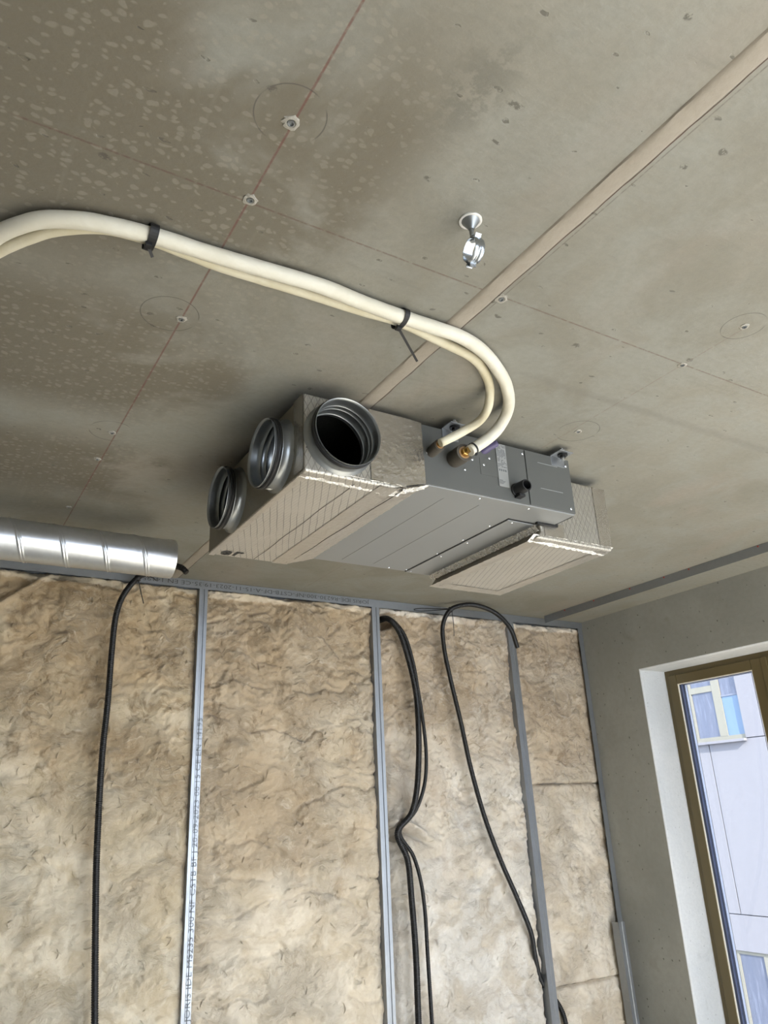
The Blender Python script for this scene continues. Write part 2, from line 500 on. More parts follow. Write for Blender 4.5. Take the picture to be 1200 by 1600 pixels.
def box(bm, a, b, bev=0.0, mi=0):
    lo = [min(p, q) for p, q in zip(a, b)]
    hi = [max(p, q) for p, q in zip(a, b)]
    r = bmesh.ops.create_cube(bm, size=1.0)
    for v in r['verts']:
        v.co = Vector([lo[i] + (v.co[i] + 0.5) * (hi[i] - lo[i]) for i in range(3)])
    fs = list({f for v in r['verts'] for f in v.link_faces})
    for f in fs:
        f.material_index = mi
    if bev:
        es = list({e for v in r['verts'] for e in v.link_edges})
        bmesh.ops.bevel(bm, geom=es, offset=bev, segments=2, affect='EDGES', profile=0.5)
    return bm


def bx(name, a, b, mats, parent=None, bev=0.0):
    return mk(name, box(bmesh.new(), a, b, bev), mats, parent)


def frame_of(axis):
    w = Vector(axis).normalized()
    u = w.orthogonal().normalized()
    return u, w.cross(u), w


def lathe(bm, org, axis, prof, seg=40, mi=0, a0=0.0, a1=2 * math.pi, up=None):
    """revolve (distance along axis, radius) pairs"""
    org = Vector(org)
    w = Vector(axis).normalized()
    u = Vector(up).normalized() if up is not None else w.orthogonal().normalized()
    v = w.cross(u)
    full = abs((a1 - a0) - 2 * math.pi) < 1e-6
    n = seg if full else seg + 1
    rings = []
    for d, r in prof:
        if r < 1e-6:
            rings.append([bm.verts.new(org + w * d)])
            continue
        ring = []
        for k in range(n):
            t = a0 + (a1 - a0) * k / seg
            ring.append(bm.verts.new(org + w * d + (u * math.cos(t) + v * math.sin(t)) * r))
        rings.append(ring)
    for p, q in zip(rings, rings[1:]):
        for k in range(seg):
            k2 = (k + 1) % n
            if len(p) == 1 and len(q) == 1:
                continue
            if len(p) == 1:
                f = bm.faces.new((p[0], q[k], q[k2]))
            elif len(q) == 1:
                f = bm.faces.new((p[k], q[0], p[k2]))
            else:
                f = bm.faces.new((p[k], q[k], q[k2], p[k2]))
            f.material_index = mi
    return bm


def smooth_path(pts, step):
    """Catmull-Rom through the points, resampled at even steps"""
    P = np.array(pts, float)
    P = np.vstack([2 * P[0] - P[1], P, 2 * P[-1] - P[-2]])
    out = []
    for i in range(1, len(P) - 2):
        p0, p1, p2, p3 = P[i - 1:i + 3]
        d = [max(np.linalg.norm(b - a), 1e-6) ** 0.5 for a, b in ((p0, p1), (p1, p2), (p2, p3))]
        t0, t1 = 0.0, d[0]
        t2 = t1 + d[1]
        t3 = t2 + d[2]
        for t in np.linspace(t1, t2, 24, endpoint=False):
            A1 = (t1 - t) / (t1 - t0) * p0 + (t - t0) / (t1 - t0) * p1
            A2 = (t2 - t) / (t2 - t1) * p1 + (t - t1) / (t2 - t1) * p2
            A3 = (t3 - t) / (t3 - t2) * p2 + (t - t2) / (t3 - t2) * p3
            B1 = (t2 - t) / (t2 - t0) * A1 + (t - t0) / (t2 - t0) * A2
            B2 = (t3 - t) / (t3 - t1) * A2 + (t - t1) / (t3 - t1) * A3
            out.append((t2 - t) / (t2 - t1) * B1 + (t - t1) / (t2 - t1) * B2)
    out.append(P[-2])
    out = np.array(out)
    # light smoothing
    for _ in range(6):
        out[1:-1] = out[1:-1] * 0.5 + 0.25 * (out[:-2] + out[2:])
    L = np.concatenate([[0], np.cumsum(np.linalg.norm(np.diff(out, axis=0), axis=1))])
    s = np.linspace(0, L[-1], max(3, int(L[-1] / step)))
    return np.stack([np.interp(s, L, out[:, k]) for k in range(3)], 1), s


def tube_mesh(name, pts, radius, step, seg, mats, parent=None, rad_fn=None, caps=True, flat=None):
    P, s = smooth_path(pts, step)
    n = len(P)
    T = np.gradient(P, axis=0)
    T /= np.linalg.norm(T, axis=1)[:, None]
    u = Vector(T[0]).orthogonal().normalized()
    U = []
    for i in range(n):
        t = Vector(T[i])
        u = (u - t * u.dot(t)).normalized()
        U.append(u.copy())
    U = np.array([list(q) for q in U])
    V = np.cross(T, U)
    a = np.linspace(0, 2 * np.pi, seg, endpoint=False)
    rr = np.full((n, seg), radius)
    if rad_fn is not None:
        rr = rad_fn(s, a, rr)
    co = P[:, None, :] + rr[:, :, None] * (np.cos(a)[None, :, None] * U[:, None, :] + np.sin(a)[None, :, None] * V[:, None, :])
    verts = co.reshape(-1, 3).tolist()
    faces = []
    for i in range(n - 1):
        for k in range(seg):
            k2 = (k + 1) % seg
            faces.append((i * seg + k, i * seg + k2, (i + 1) * seg + k2, (i + 1) * seg + k))
    if caps:
        faces.append(tuple(range(seg - 1, -1, -1)))
        faces.append(tuple((n - 1) * seg + k for k in range(seg)))
    me = bpy.data.meshes.new(name)
    me.from_pydata(verts, [], faces)
    for p in me.polygons:
        p.use_smooth = len(p.vertices) == 4
    return link(name, me, mats, parent)


def extrude_profile(name, prof, o, ex, ey, ez, length, mats, parent=None, thick=None):
    """open sheet-metal profile [(a,b)...] in the plane (ex,ey), run along ez; given sheet thickness"""
    bm = bmesh.new()
    o, ex, ey, ez = Vector(o), Vector(ex), Vector(ey), Vector(ez)
    lo = [bm.verts.new(o + ex * a + ey * b) for a, b in prof]
    hi = [bm.verts.new(o + ex * a + ey * b + ez * length) for a, b in prof]
    for i in range(len(prof) - 1):
        bm.faces.new((lo[i], lo[i + 1], hi[i + 1], hi[i]))
    if thick:
        bmesh.ops.recalc_face_normals(bm, faces=bm.faces)
        bmesh.ops.solidify(bm, geom=bm.faces[:], thickness=thick)
    return mk(name, bm, mats, parent)


def text_obj(name, body, size, o, ex, ey, mats, parent, squeeze=1.0, width=None, bold=0.0, align='LEFT', shear=0.0):
    """flat printed lettering: origin o, reading along ex, up along ey"""
    cu = bpy.data.curves.new('lettering', 'FONT')
    cu.body = body
    cu.size = size
    cu.offset = bold
    cu.align_x = align
    cu.shear = shear
    cu.resolution_u = 2
    t = bpy.data.objects.new('lettering', cu)
    C.objects.link(t)
    dg = bpy.context.evaluated_depsgraph_get()
    me = bpy.data.meshes.new_from_object(t.evaluated_get(dg))
    bpy.data.objects.remove(t)
    bpy.data.curves.remove(cu)
    co = np.empty(len(me.vertices) * 3)
    me.vertices.foreach_get('co', co)
    co = co.reshape(-1, 3)
    if width:
        squeeze = width / max(1e-6, (co[:, 0].max() - co[:, 0].min()))
    o, ex, ey = np.array(o, float), np.array(ex, float), np.array(ey, float)
    w = o[None] + co[:, :1] * squeeze * ex[None] + co[:, 1:2] * ey[None]
    me.vertices.foreach_set('co', w.ravel())
    me.update()
    me.materials.clear()
    ob = bpy.data.objects.new(name, me)
    me.materials.append(mats)
    if len(body) > 2:
        ob['kind'] = 'stuff'
    C.objects.link(ob)
    ob.parent = parent
    ob.matrix_parent_inverse = parent.matrix_basis.inverted()
    return ob


# vectorised gradient noise for the soft surfaces
def pnoise(x, y, seed=0):
    rng = np.random.RandomState(seed)
    perm = rng.permutation(256)
    ang = rng.rand(256) * 2 * np.pi
    xi, yi = np.floor(x).astype(int), np.floor(y).astype(int)
    xf, yf = x - xi, y - yi
    u = xf * xf * xf * (xf * (xf * 6 - 15) + 10)
    v = yf * yf * yf * (yf * (yf * 6 - 15) + 10)

    def gd(ix, iy, dx, dy):
        a = ang[perm[(perm[ix & 255] + iy) & 255]]
        return np.cos(a) * dx + np.sin(a) * dy
    n00 = gd(xi, yi, xf, yf)
    n10 = gd(xi + 1, yi, xf - 1, yf)
    n01 = gd(xi, yi + 1, xf, yf - 1)
    n11 = gd(xi + 1, yi + 1, xf - 1, yf - 1)
    return (n00 * (1 - u) + n10 * u) * (1 - v) + (n01 * (1 - u) + n11 * u) * v


def fbm(x, y, octs=5, seed=0, gain=0.5):
    s, a, f = 0, 1.0, 1.0
    for i in range(octs):
        s = s + a * pnoise(x * f, y * f, seed + i)
        a *= gain
        f *= 2.03
    return s


def ridged(x, y, octs=4, seed=0):
    s, a, f = 0, 1.0, 1.0
    for i in range(octs):
        s = s + a * (1 - np.abs(pnoise(x * f, y * f, seed + i)) * 2.2)
        a *= 0.5
        f *= 2.1
    return s


# ================================================================== SETTING
XL, XR, YR, YB = -2.6, 3.37, -1.6, 3.345
# ceiling slab with its shallow cast joint
ceiling = struct(bx('ceiling', (XL - 0.2, YR - 0.2, H), (XR + 0.3, YB + 0.2, H + 0.22), M['ceiling']))
bm = bmesh.new()
prof = [(0.886, 0.0), (0.889, -0.0035), (0.897, -0.0045), (0.919, -0.0045), (0.926, -0.002), (0.9285, 0.0)]
for y0, y1 in ((YR, YB),):
    n = 120
    prev = None
    for i in range(n + 1):
        yy = y0 + (y1 - y0) * i / n
        w = 0.0012 * math.sin(i * 1.7) + 0.001 * random.uniform(-1, 1)
        row = [bm.verts.new((px + (w if 0 < k < 5 else 0), yy, H + pz)) for k, (px, pz) in enumerate(prof)]
        if prev:
            for k in range(5):
                bm.faces.new((prev[k], prev[k + 1], row[k + 1], row[k]))
        prev = row
mk('joint_strip', bm, M['joint'], ceiling, True, 40)
# crack along the joint
bm = bmesh.new()
prev = None
for i in range(240):
    yy = YR + (YB - YR) * i / 239
    w = 0.0013 + 0.0011 * random.random()
    c = 0.9305 + 0.0010 * math.sin(i * 0.9) + random.uniform(-0.0006, 0.0006)
    row = [bm.verts.new((c - w / 2, yy, H - 0.0006)), bm.verts.new((c + w / 2, yy, H - 0.0006))]
    if prev:
        bm.faces.new((prev[0], prev[1], row[1], row[0]))
    prev = row
mk('joint_crack', bm, plain('joint_crack_dirt', (0.10, 0.066, 0.05), 0.9), ceiling)

floor = struct(bx('floor', (XL - 0.2, YR - 0.2, -0.2), (XR + 0.3, YB + 0.2, 0.0), M['floor']))
struct(bx('wall_back', (XL - 0.2, YB, 0), (XR + 0.3, YB + 0.2, H), M['wall']))
struct(bx('wall_left', (XL - 0.2, YR, 0), (XL, YB, H), M['inner']))


def wall_with_openings(name, x0, x1, ys, openings, mats):
    """wall slab normal to x with rectangular openings [(y0,y1,z0,z1)]; jamb faces get material 1"""
    bm = bmesh.new()
    yc = sorted({ys[0], ys[1], *[v for o in openings for v in o[:2]]})
    zc = sorted({0.0, H, *[v for o in openings for v in o[2:]]})
    for a, b in zip(yc, yc[1:]):
        for c, d in zip(zc, zc[1:]):
            my, mz = (a + b) / 2, (c + d) / 2
            if any(o[0] < my < o[1] and o[2] < mz < o[3] for o in openings):
                continue
            box(bm, (x0, a, c), (x1, b, d))
    bmesh.ops.remove_doubles(bm, verts=bm.verts, dist=1e-5)
    # drop internal faces shared by two cells
    seen = {}
    for f in bm.faces:
        seen.setdefault(tuple(sorted(v.index for v in f.verts)), []).append(f)
    bm.verts.index_update()
    seen = {}
    for f in bm.faces:
        seen.setdefault(tuple(sorted(v.index for v in f.verts)), []).append(f)
    dead = [f for fs in seen.values() if len(fs) > 1 for f in fs]
    bmesh.ops.delete(bm, geom=dead, context='FACES')
    bm.normal_update()
    for f in bm.faces:
        c = f.calc_center_median()
        if abs(f.normal.x) < 0.5 and ys[0] + 0.01 < c.y < ys[1] - 0.01 and 0.01 < c.z < H - 0.01:
            f.material_index = 1
    # soften the arrises of the openings
    es = []
    for e in bm.edges:
        if len(e.link_faces) == 2 and {fc.material_index for fc in e.link_faces} == {0, 1}:
            es.append(e)
    bmesh.ops.bevel(bm, geom=es, offset=0.008, segments=3, affect='EDGES', profile=0.5, material=1)
    return mk(name, bm, mats, None)


WY0, WY1, WZ0, WZ1 = 1.45, 2.858, 0.06, 2.252
struct(wall_with_openings('wall_right', XR, XR + 0.32, (YR, YB), [(WY0, WY1, WZ0, WZ1), (-1.2, 0.6, 0.04, 2.3)], [M['wall'], M['reveal_lit']]))  # second opening is unseen, put in to let daylight enter


def wall_rear():
    bm = bmesh.new()
    for a, b, c, d in ((XL, 0.2, 0, H), (0.2, 3.25, 2.42, H), (3.25, XR, 0, H), (0.2, 3.25, 0, 0.03)):  # unseen opening, put here so sun strikes the floor and bounces up
        box(bm, (a, YR - 0.25, c), (b, YR, d))
    return mk('wall_rear', bm, M['inner'])


struct(wall_rear())

# ---- window_1
win = struct(thing('window_1', '', ''))
for k in ('label', 'category'):
    del win[k]
FX = 3.55


def ring_yz(name, x0, x1, y0, y1, z0, z1, t, mats, parent, bev=0.002, right=None):
    bm = bmesh.new()
    r = t if right is None else right
    box(bm, (x0, y0, z0), (x1, y0 + r, z1), bev)
    box(bm, (x0, y1 - t, z0), (x1, y1, z1), bev)
    box(bm, (x0, y0 + r, z1 - t), (x1, y1 - t, z1), bev)
    box(bm, (x0, y0 + r, z0), (x1, y1 - t, z0 + t), bev)
    return mk(name, bm, mats, parent)


ring_yz('window_frame', FX + 0.012, FX + 0.10, WY0, WY1, WZ0, WZ1, 0.036, M['frame'], win)
for (y0, y1) in ((2.262, 2.828), (WY0 + 0.03, 2.238)):
    z0, z1 = WZ0 + 0.03, WZ1 - 0.028
    s = ring_yz('window_sash', FX, FX + 0.085, y0, y1, z0, z1, 0.050, M['frame'], win, 0.003, 0.062)
    gy0, gy1, gz0, gz1 = y0 + 0.062, y1 - 0.050, z0 + 0.050, z1 - 0.050
    ring_yz('glazing_bead', FX + 0.004, FX + 0.012, gy0, gy1, gz0, gz1, 0.004, M['bead_lit'], s, 0.0)
    ring_yz('glazing_gasket', FX + 0.012, FX + 0.030, gy0, gy1, gz0, gz1, 0.004, M['gasket'], s, 0.0)
    ring_yz('glazing_spacer', FX + 0.030, FX + 0.042, gy0, gy1, gz0, gz1, 0.004, M['spacer'], s, 0.0)
    ring_yz('glazing_seal', FX + 0.042, FX + 0.058, gy0, gy1, gz0, gz1, 0.004, M['gasket'], s, 0.0)
    ring_yz('glazing_edge', FX + 0.058, FX + 0.074, gy0, gy1, gz0, gz1, 0.004, M['spacer_lit'], s, 0.0)
    bx('window_pane', (FX + 0.034, gy0, gz0), (FX + 0.040, gy1, gz1), M['glass'], s)
bx('meeting_stile', (FX - 0.006, 2.234, WZ0 + 0.03), (FX + 0.06, 2.266, WZ1 - 0.028), M['frame'], win, 0.003)

# ================================================================== OUTSIDE
struct(bx('ground', (-30, -40, -8.2), (60, 60, -8.0), M['street']))
BX = 14.0
bld = thing('apartment_building', 'pale grey panelled apartment building seen through the window pane', 'building', (BX, 9, -8))
bx('building_wall', (BX + 0.06, -14, -8.0), (BX + 8, 30, 9.6), M['joint_dark'], bld)


def panel(y0, y1, z0, z1):
    g = 0.008
    return bx('facade_panel', (BX, y0 + g, z0 + g), (BX + 0.06, y1 - g, z1 - g), M['panel'], bld, 0.004)


za, zb, zc_, zd = 1.02, 3.4, -2.10, -2.72      # z (camera based)
W0, W1 = 9.60, 10.78                             # window columns
for y0, y1, z0, z1 in (
        (9.19, W0, za, zb), (W1, 12.2, za, zb), (4.5, 9.19, za, zb),
        (10.455, 11.6, zc_, za), (9.19, 10.455, zc_, za), (4.5, 9.19, zc_, za), (11.6, 14.5, zc_, za), (12.2, 14.5, za, zb),
        (9.19, 11.6, zd, zc_), (4.5, 9.19, zd, zc_), (11.6, 14.5, zd, zc_),
        (9.19, W0, -5.2, zd), (W1, 14.5, -5.2, zd), (4.5, 9.19, -5.2, zd), (4.5, 14.5, -9.6, -5.2),
        (4.5, 14.5, zb, 8.0), (-14, 4.5, -9.6, 8.0), (14.5, 30, -9.6, 8.0)):
    panel(y0, y1, z0 + Z0, z1 + Z0)


def far_window(z0, z1):
    f = bmesh.new()
    xf = BX + 0.035
    mul = 10.08
    box(f, (xf, W0, z0), (xf + 0.06, W1, z0 + 0.085))
    box(f, (xf, W0, z1 - 0.08), (xf + 0.06, W1, z1))
    box(f, (xf, W0, z0 + 0.085), (xf + 0.06, W0 + 0.012, z1 - 0.08))
    box(f, (xf, W1 - 0.10, z0 + 0.085), (xf + 0.06, W1, z1 - 0.08))
    box(f, (xf - 0.004, mul - 0.088, z0 + 0.085), (xf + 0.06, mul + 0.088, z1 - 0.08))
    if z1 - z0 > 2:
        box(f, (xf, mul + 0.088, z0 + 0.98), (xf + 0.06, W1 - 0.10, z0 + 1.10))
    fo = mk('facade_window', f, M['cream'], bld)
    za_ = z0 + 0.085
    if z1 - z0 > 2:
        bx('window_pane', (xf + 0.02, mul + 0.088, za_), (xf + 0.03, W1 - 0.10, z0 + 0.98), M['pane'], fo)
        bx('window_pane', (xf + 0.02, mul + 0.088, z0 + 1.10), (xf + 0.03, W1 - 0.10, z1 - 0.08), M['pane'], fo)
        bx('window_pane', (xf + 0.02, W0 + 0.012, za_), (xf + 0.03, mul - 0.088, z0 + 0.84), M['pane_blue'], fo)
        bx('window_pane', (xf + 0.02, W0 + 0.012, z0 + 0.87), (xf + 0.03, mul - 0.088, z1 - 0.08), M['pane'], fo)
        bx('transom_bar', (xf + 0.005, W0 + 0.012, z0 + 0.84), (xf + 0.04, mul - 0.088, z0 + 0.87), M['joint_dark'], fo)
    else:
        bx('window_pane', (xf + 0.02, mul + 0.088, za_), (xf + 0.03, W1 - 0.10, z1 - 0.08), M['pane'], fo)
        bx('window_pane', (xf + 0.02, W0 + 0.012, za_), (xf + 0.03, mul - 0.088, z1 - 0.08), M['pane'], fo)
    bx('window_sill', (BX - 0.085, W0 - 0.02, z0 - 0.05), (BX + 0.05, W1 + 0.05, z0 + 0.0), M['panel'], bld, 0.004)


far_window(za + Z0, zb + Z0)
far_window(-4.6 + Z0, zd + Z0 + 0.03)

# ================================================================== CEILING ANCHORS
anchor_me = None
for i, (ax, ay, sz) in enumerate(((0.368, 0.811, 1.0), (0.372, 0.991, 0.95), (0.371, 1.381, 0.85), (0.361, 1.973, 0.8), (0.361, 2.159, 0.75), (0.356, 2.579, 0.7),
                                  (0.942, 1.004, 1.0), (1.514, 1.0, 0.8), (1.508, 0.822, 0.8), (1.537, 1.386, 0.8))):
    if anchor_me is None:
        bm = bmesh.new()
        lathe(bm, (0, 0, 0), (0, 0, -1), [(0, 0.0135), (0.002, 0.012), (0.0028, 0.0085), (0.001, 0.0062)], 16, 0)
        lathe(bm, (0, 0, 0), (0, 0, -1), [(0.001, 0.0062), (0.0034, 0.0058), (0.0034, 0.0042), (0.0006, 0.0040), (0.0006, 0)], 14, 1)
        for v in bm.verts:
            if v.co.xy.length > 0.009:
                v.co.x *= 1 + random.uniform(-0.16, 0.22)
                v.co.y *= 1 + random.uniform(-0.16, 0.22)
        a = mk('anchor_plug', bm, [M['plug'], M['galv_dark']], ceiling)
        anchor_me = a.data
    else:
        a = bpy.data.objects.new('anchor_plug', anchor_me)
        C.objects.link(a)
        a.parent = ceiling
    a.location = (ax, ay, H)
    a.scale = (sz, sz, 1)
    a.rotation_euler = (0, 0, i * 1.3)

# ================================================================== FAN COIL UNIT
unit = thing('fan_coil_unit', 'grey ducted fan coil unit with foil wrapped plenums hung under the ceiling', 'air conditioner', (1.3, 1.86, 2.398))
zb_, zt = 0.798 + Z0, 0.978 + Z0
casing = bx('casing', (1.035, 1.519, zb_), (1.616, 2.203, zt), M['grey_lit'], unit, 0.0015)
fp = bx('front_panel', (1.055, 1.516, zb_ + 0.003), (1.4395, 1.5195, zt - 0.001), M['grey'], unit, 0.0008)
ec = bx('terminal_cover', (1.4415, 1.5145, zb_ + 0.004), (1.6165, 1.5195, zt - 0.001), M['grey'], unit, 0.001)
# embossed bars on the cover
for za_, xa, xb in ((0.945, 1.487, 1.566), (0.862, 1.487, 1.575)):
    bx('embossed_bar', (xa, 1.5135, za_ + Z0 - 0.0012), (xb, 1.515, za_ + Z0 + 0.0012), M['grey_lit'], ec, 0.0004)
# small hatch
bm = bmesh.new()
box(bm, (1.268, 1.5148, 0.865 + Z0), (1.332, 1.5165, 0.917 + Z0), 0.0005)
mk('inspection_hatch', bm, M['grey'], unit)
# pressed beads under the casing
for x0 in (1.178, 1.301):
    bm = bmesh.new()
    box(bm, (x0 - 0.003, 1.575, zb_ - 0.0009), (x0 + 0.003, 2.17, zb_ + 0.0006), 0.0004)
    mk('pressed_bead', bm, M['grey_lit'], unit)
acc = bx('access_panel', (1.4495, 1.630, zb_ - 0.0035), (1.600, 2.2025, zb_ + 0.0005), M['grey_lit'], unit, 0.0008)
bm = bmesh.new()
box(bm, (1.4455, 1.622, zb_ - 0.0006), (1.4525, 2.2028, zb_ + 0.0005))
box(bm, (1.4455, 1.622, zb_ - 0.0006), (1.600, 1.6305, zb_ + 0.0005))
mk('panel_gap', bm, M['black'], unit)
# screws
bm = bmesh.new()
lathe(bm, (0, 0, 0), (0, 0, 1), [(0, 0.0042), (0.0012, 0.0040), (0.0022, 0.0024), (0.0024, 0)], 10)
screw = bpy.data.meshes.new('screw')
bm.to_mesh(screw)
bm.free()
screw.materials.append(M['chrome'])
for p, d in [((x, 1.5160, z + Z0), (0, -1, 0)) for x, z in ((1.09, 0.893), (1.213, 0.868), (1.242, 0.905), (1.282, 0.897), (1.304, 0.921), (1.432, 0.962), (1.432, 0.848))] \
        + [((x, 1.5145, z + Z0), (0, -1, 0)) for x, z in ((1.60, 0.815), (1.602, 0.955))] \
        + [((x, y, zb_), (0, 0, -1)) for x, y in ((1.27, 1.535), (1.45, 1.537), (1.435, 1.70), (1.437, 1.84), (1.44, 1.99), (1.442, 2.185), (1.372, 2.19))] \
        + [((x, y, zb_ - 0.0035), (0, 0, -1)) for x, y in ((1.462, 1.85), (1.463, 2.0), (1.464, 2.19), (1.475, 1.642))]:
    o = bpy.data.objects.new('screw', screw)
    C.objects.link(o)
    o.parent = unit
    o.matrix_parent_inverse = unit.matrix_basis.inverted()
    o.location = p
    o.rotation_euler = Vector(d).to_track_quat('Z', 'Y').to_euler()
# rating label
lab = bx('rating_label', (1.330, 1.5132, 0.840 + Z0), (1.366, 1.5165, 0.974 + Z0), M['label'], unit)
bm = bmesh.new()
zz = 0.970
rng = random.Random(3)
while zz > 0.902:
    xx = 1.3325
    while xx < 1.362:
        w = rng.uniform(0.0015, 0.007)
        if rng.random() < 0.78:
            box(bm, (xx, 1.5128, zz - 0.0022 + Z0), (min(xx + w, 1.3635), 1.5133, zz + Z0))
        xx += w + rng.uniform(0.0008, 0.002)
    zz -= 0.0042
for k in range(4):
    box(bm, (1.334 + k * 0.0075, 1.5128, 0.888 + Z0), (1.3385 + k * 0.0075, 1.5133, 0.894 + Z0))
for k in range(4):
    box(bm, (1.332, 1.5128, 0.848 + k * 0.0035 + Z0), (1.345 + 0.004 * (k % 3), 1.5133, 0.8495 + k * 0.0035 + Z0))
stuff(mk('printed_text', bm, M['ink_grey'], lab))

# ---- discharge plenum (hollow, with holes for the three spigots)
YP0, YP1 = 1.508, 2.198


def prism_y(bm, sec, y0, y1):
    a = [bm.verts.new((x, y0, z)) for x, z in sec]
    b = [bm.verts.new((x, y1, z)) for x, z in sec]
    n = len(sec)
    bm.faces.new(a)
    bm.faces.new(b[::-1])
    for i in range(n):
        bm.faces.new((a[i], b[i], b[(i + 1) % n], a[(i + 1) % n]))
    bmesh.ops.recalc_face_normals(bm, faces=bm.faces)
    return bm


def temp(bm):
    bmesh.ops.recalc_face_normals(bm, faces=bm.faces)
    me = bpy.data.meshes.new('cutter')
    bm.to_mesh(me)
    bm.free()
    o = bpy.data.objects.new('cutter', me)
    C.objects.link(o)
    return o


def carve(target, cutters):
    for c in cutters:
        m = target.modifiers.new('cut', 'BOOLEAN')
        m.operation = 'DIFFERENCE'
        m.solver = 'EXACT'
        m.object = c
    dg = bpy.context.evaluated_depsgraph_get()
    me = bpy.data.meshes.new_from_object(target.evaluated_get(dg))
    target.modifiers.clear()
    old = target.data
    target.data = me
    bpy.data.meshes.remove(old)
    for c in cutters:
        m_ = c.data
        bpy.data.objects.remove(c)
        bpy.data.meshes.remove(m_)


def box_uv(me, skew=0.0):
    uv = me.uv_layers.new(name='UVMap')
    for p in me.polygons:
        nx, ny, nz = (abs(v) for v in p.normal)
        for li in p.loop_indices:
            c = me.vertices[me.loops[li].vertex_index].co
            if nz >= nx and nz >= ny:
                q = (c.y, c.x)
            elif ny >= nx:
                q = (c.z, c.x)
            else:
                q = (c.z, c.y)
            uv.data[li].uv = q


SPIG = [((0.817, YP0, 0.868 + Z0), (0, -1, 0)), ((0.72, 1.657, 0.866 + Z0), (-1, 0, 0)), ((0.72, 1.981, 0.865 + Z0), (-1, 0, 0))]
b = Z0
pl = prism_y(bmesh.new(), [(0.72, 0.978 + b), (0.72, 0.765 + b), (0.975, 0.765 + b), (1.052, 0.792 + b), (1.052, 0.978 + b)], YP0, YP1)
bmesh.ops.bevel(pl, geom=pl.edges[:], offset=0.006, segments=3, affect='EDGES', profile=0.5)
pmesh = bpy.data.meshes.new('discharge_plenum')
pl.to_mesh(pmesh)
pl.free()
plenum = link('discharge_plenum', pmesh, [M['foil'], M['liner'], M['foil_side_shaded'], M['foil_lit']], unit)
plenum['label'] = 'foil-wrapped box with a dark scrim grid and three round spigots'
cut = [temp(box(bmesh.new(), (0.735, YP0 + 0.015, 0.78 + b), (1.03, YP1 - 0.015, 0.965 + b)))]
for o_, d_ in SPIG:
    cut.append(temp(lathe(bmesh.new(), Vector(o_) + Vector(d_) * 0.03, [-v for v in d_], [(0, 0), (0, 0.086), (0.07, 0.086), (0.07, 0)], 40)))
carve(plenum, cut)
while len(plenum.data.materials) < 4:
    plenum.data.materials.append([M['foil'], M['liner'], M['foil_side_shaded'], M['foil_lit']][len(plenum.data.materials)])
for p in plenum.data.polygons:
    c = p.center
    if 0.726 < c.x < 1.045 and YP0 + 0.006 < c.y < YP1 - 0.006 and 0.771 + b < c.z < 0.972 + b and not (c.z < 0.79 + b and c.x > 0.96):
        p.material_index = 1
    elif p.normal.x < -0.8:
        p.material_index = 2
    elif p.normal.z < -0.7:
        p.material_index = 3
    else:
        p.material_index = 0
box_uv(plenum.data)


def spigot(o_, d_, sticker):
    o_, d_ = Vector(o_), Vector(d_)
    up = (0, 0, 1)
    bm = bmesh.new()
    lathe(bm, o_, d_, [(-0.001, 0.0985), (0.0015, 0.0975), (0.006, 0.0915), (0.010, 0.0895), (0.0245, 0.0885), (0.026, 0.0895), (0.028, 0.0895), (0.0295, 0.0885)], 64, 0, up=up)
    lathe(bm, o_, d_, [(0.0435, 0.0885), (0.0475, 0.0890), (0.0490, 0.0902), (0.0503, 0.0908), (0.0515, 0.0902), (0.0505, 0.0885), (0.045, 0.0868)], 64, 0, up=up)
    # inner bore with its two beads
    lathe(bm, o_, d_, [(0.045, 0.0868), (0.030, 0.0862), (0.020, 0.0862), (0.0175, 0.0838), (0.0150, 0.0862), (0.004, 0.0860), (0.0015, 0.0836), (-0.001, 0.0858), (-0.024, 0.0852), (-0.026, 0.0825), (-0.028, 0.0852), (-0.040, 0.0852)], 64, 0, up=up)
    s = mk('duct_spigot', bm, M['galv_dark'], unit, True, 60)
    bm = bmesh.new()
    lathe(bm, o_, d_, [(0.0295, 0.0882), (0.0300, 0.0922), (0.0330, 0.0936), (0.0360, 0.0918), (0.0372, 0.0918), (0.0400, 0.0936), (0.0432, 0.0922), (0.0438, 0.0882)], 64, 0, up=up)
    mk('rubber_gasket', bm, M['rubber'], s, True, 50)
    if sticker:
        # angle measured from up, towards w x up
        bm = bmesh.new()
        a0, a1 = R(143), R(172)
        lathe(bm, o_, d_, [(0.011, 0.0902), (0.0238, 0.0896)], 8, 0, a0, a1, up=up)
        st = mk('white_sticker', bm, M['white'], s, True)
        bm = bmesh.new()
        for k in range(9):
            t = a0 + R(2 + 2.0 * k)
            for j in range(3):
                if (k * 3 + j * 5) % 7 > 1:
                    lathe(bm, o_, d_, [(0.0125 + j * 0.0035, 0.0906), (0.0150 + j * 0.0035, 0.0905)], 2, 0, t, t + R(1.4), up=up)
        stuff(mk('printed_text', bm, M['ink'], s))


# orientation of the sticker sits low on the near flank of the first side spigot
for i, (o_, d_) in enumerate(SPIG):
    spigot(o_, d_, i == 1)

